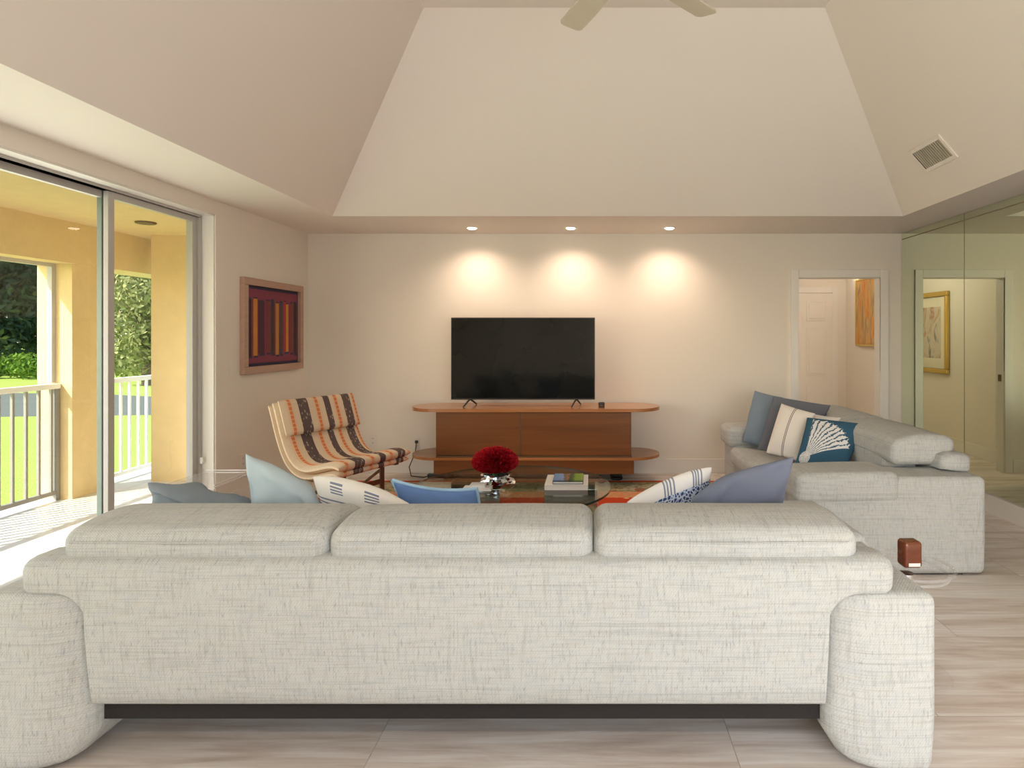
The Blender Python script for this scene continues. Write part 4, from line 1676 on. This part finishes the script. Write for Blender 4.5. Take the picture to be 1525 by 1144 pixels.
for k, (x, w_, c_) in enumerate(bars):
    x *= 1.08
    t0 = 0.225 + 0.012 * math.sin(k * 2.1)
    t1 = 0.245 + 0.012 * math.sin(k * 1.3 + 1)
    b.box(x - w_ / 2, x + w_ / 2, -0.0150, -0.0135, -t1, t0, mat=col('bar_%d' % k, c_))
    b.box(x - w_ / 2 + 0.012, x + w_ / 2 + 0.01, -0.0148, -0.0136, -t1 - 0.018, -t1, mat=navy)
    b.box(x - w_ / 2 + 0.004, x + w_ / 2 - 0.004, -0.0148, -0.0136, t0, t0 + 0.012, mat=navy)
b.build('canvas', None, rc, smooth=0)

# orange painting on the hall's right wall
t = NT('orange_abstract')
co = t.coord('Object')
x, y, z = t.xyz(co)
nz = t.noise(t.scaled(co, (9, 1, 1.6)), 1.0, 4.0, 0.6, 0.8)
nz2 = t.noise(t.scaled(co, (14, 1, 3)), 1.0, 3.0)
c = t.ramp(nz, [(0.30, (0.50, 0.09, 0.02)), (0.42, (0.62, 0.24, 0.04)), (0.52, (0.60, 0.38, 0.13)), (0.60, (0.30, 0.20, 0.10)), (0.72, (0.70, 0.44, 0.08))])
c = t.mix(t.math('MULTIPLY', t.math('LESS_THAN', nz2, 0.42), 0.4), c, (0.62, 0.28, 0.05))
M['orange_art'] = t.pbr(c, 0.6)
M['yellow_wood'] = plain('yellow_wood', (0.62, 0.44, 0.10), 0.4)
Yf, Yn = 3.80 * F / (1278 - VX), 3.80 * F / (1309 - VX)
zb = H - (515 - VY) / F * Yf
op = thing('painting', 'orange and gold abstract painting hanging in the hall beyond the doorway', 'picture', (3.80, (Yf + Yn) / 2, zb + 0.47), -math.pi / 2)
hw = (Yf - Yn) / 2
b = MB()
frame_rect(b, hw, 0.47, 0.022, 0.0, -0.045, None, 0.003)
b.build('frame', M['yellow_wood'], op)
b = MB()
b.box(-hw + 0.02, hw - 0.02, -0.035, -0.004, -0.45, 0.45)
b.build('canvas', M['orange_art'], op)
# small picture light over it
plt = thing('picture_light', 'small lit lamp over the orange painting in the hall', 'lamp', (3.80, Yf - 0.02, 2.22))
b = MB()
b.cyl((0, 0, 0.03), (-0.10, 0, 0.05), 0.008)
b.box(-0.012, 0.0, -0.03, 0.03, 0.0, 0.06, bevel=0.003)
b.build('bracket', M['chrome'], plt)
b = MB()
b.tube([(-0.10, -0.08, 0.045), (-0.10, 0.10, 0.045)], 0.018, 14)
b.build('lamp_tube', M['lamp_on'], plt)

# gold framed print on the hall's left wall, seen in the mirror
gp = thing('framed_print', 'gold framed print with wide cream mat, seen in the mirror', 'picture', (1.87, 8.11, 1.44), math.pi / 2)
b = MB()
frame_rect(b, 0.46, 0.52, 0.06, 0.0, -0.045, None, 0.012)
b.build('frame', M['gold'], gp)
b = MB()
b.box(-0.405, 0.405, -0.012, -0.002, -0.465, 0.465)
b.build('mat_board', M['mat_board'], gp)
t = NT('portrait_print')
co = t.coord('Object')
nz = t.noise(t.scaled(co, (5, 1, 3.0)), 1.0, 3.0, 0.6, 1.0)
c = t.ramp(nz, [(0.35, (0.46, 0.22, 0.12)), (0.46, (0.62, 0.54, 0.42)), (0.56, (0.66, 0.58, 0.48)), (0.66, (0.25, 0.25, 0.22))])
M['print'] = t.pbr(c, 0.5)
b = MB()
b.box(-0.28, 0.28, -0.014, -0.0121, -0.33, 0.33)
b.build('print', M['print'], gp)

# ------------------------------------------------------------------ acrylic tables
st = thing('side_table', 'clear acrylic waterfall side table by the sliding door', 'table', (-2.62, 4.22, 0))
b = MB()
b.box(-0.17, 0.17, -0.22, 0.24, 0.412, 0.430, bevel=0.002, mat=M['acrylic_haze'])
b.build('top', None, st)
for x in (-0.17, 0.152):
    b = MB()
    b.box(x, x + 0.018, -0.22, 0.24, 0.0, 0.4118, bevel=0.002, mat=M['acrylic_haze'])
    b.build('side_panel', None, st)
b = MB()
for z in (0.4125, 0.4295):
    b.box(0.166, 0.174, -0.22, 0.24, z - 0.004, z + 0.004)
    b.box(-0.17, 0.17, 0.236, 0.242, z - 0.003, z + 0.003)
b.build('polished_edge', M['acrylic_edge'], st, smooth=0)

at_ = thing('accent_table', 'small round clear acrylic table beside the right arm of the long sofa', 'table', (1.30, 2.56, 0))
ZA = 0.43
b = MB()
pr = [(0.002, ZA - 0.012), (0.135, ZA - 0.012), (0.160, ZA - 0.004), (0.172, ZA + 0.010), (0.178, ZA + 0.020), (0.170, ZA + 0.022), (0.160, ZA + 0.008), (0.135, ZA), (0.002, ZA)]
b.lathe(pr, (0, 0, 0), 48)
b.build('tray_top', M['acrylic'], at_)
b = MB()
for (r_, z) in ((0.177, ZA + 0.019), (0.158, ZA - 0.006)):
    ringp = [(r_ * math.cos(2 * math.pi * k / 48), r_ * math.sin(2 * math.pi * k / 48), z) for k in range(49)]
    b.tube(ringp, 0.007, 8, caps=False)
b.build('rim', M['acrylic_haze'], at_, smooth=60)
b = MB()
b.cyl((0, 0, 0.02), (0, 0, ZA - 0.012), 0.022, seg=24)
b.build('column', M['acrylic'], at_)
b = MB()
b.lathe([(0.002, 0), (0.165, 0.0), (0.172, 0.006), (0.165, 0.016), (0.06, 0.02), (0.002, 0.022)], (0, 0, 0), 48)
b.build('base', M['acrylic'], at_)
b = MB()
b.lathe([(0.012, ZA - 0.04), (0.03, ZA - 0.038), (0.03, ZA - 0.0125), (0.012, ZA - 0.0122)], (0, 0, 0), 24)
b.build('collar', M['chrome'], at_)

t = NT('amber_glass')
M['amber'] = t.pbr(t.mix(t.noise(t.coord('Object'), 18.0, 2.0), (0.10, 0.020, 0.004), (0.20, 0.045, 0.008)), 0.08, spec=0.7)
jar = thing('amber_jar', 'amber brown glass jar with a small pale label on the acrylic table', 'jar', (1.335, 2.60, ZA))
b = MB()
b.rbox(-0.040, 0.040, -0.034, 0.034, 0.0, 0.112, 0.016, (0, 0, 0), 4)
b.build('body', M['amber'], jar, smooth=60)
b = MB()
b.box(-0.020, 0.028, -0.0352, -0.0342, 0.010, 0.024)
b.build('label_strip', M['paper'], jar, smooth=0)
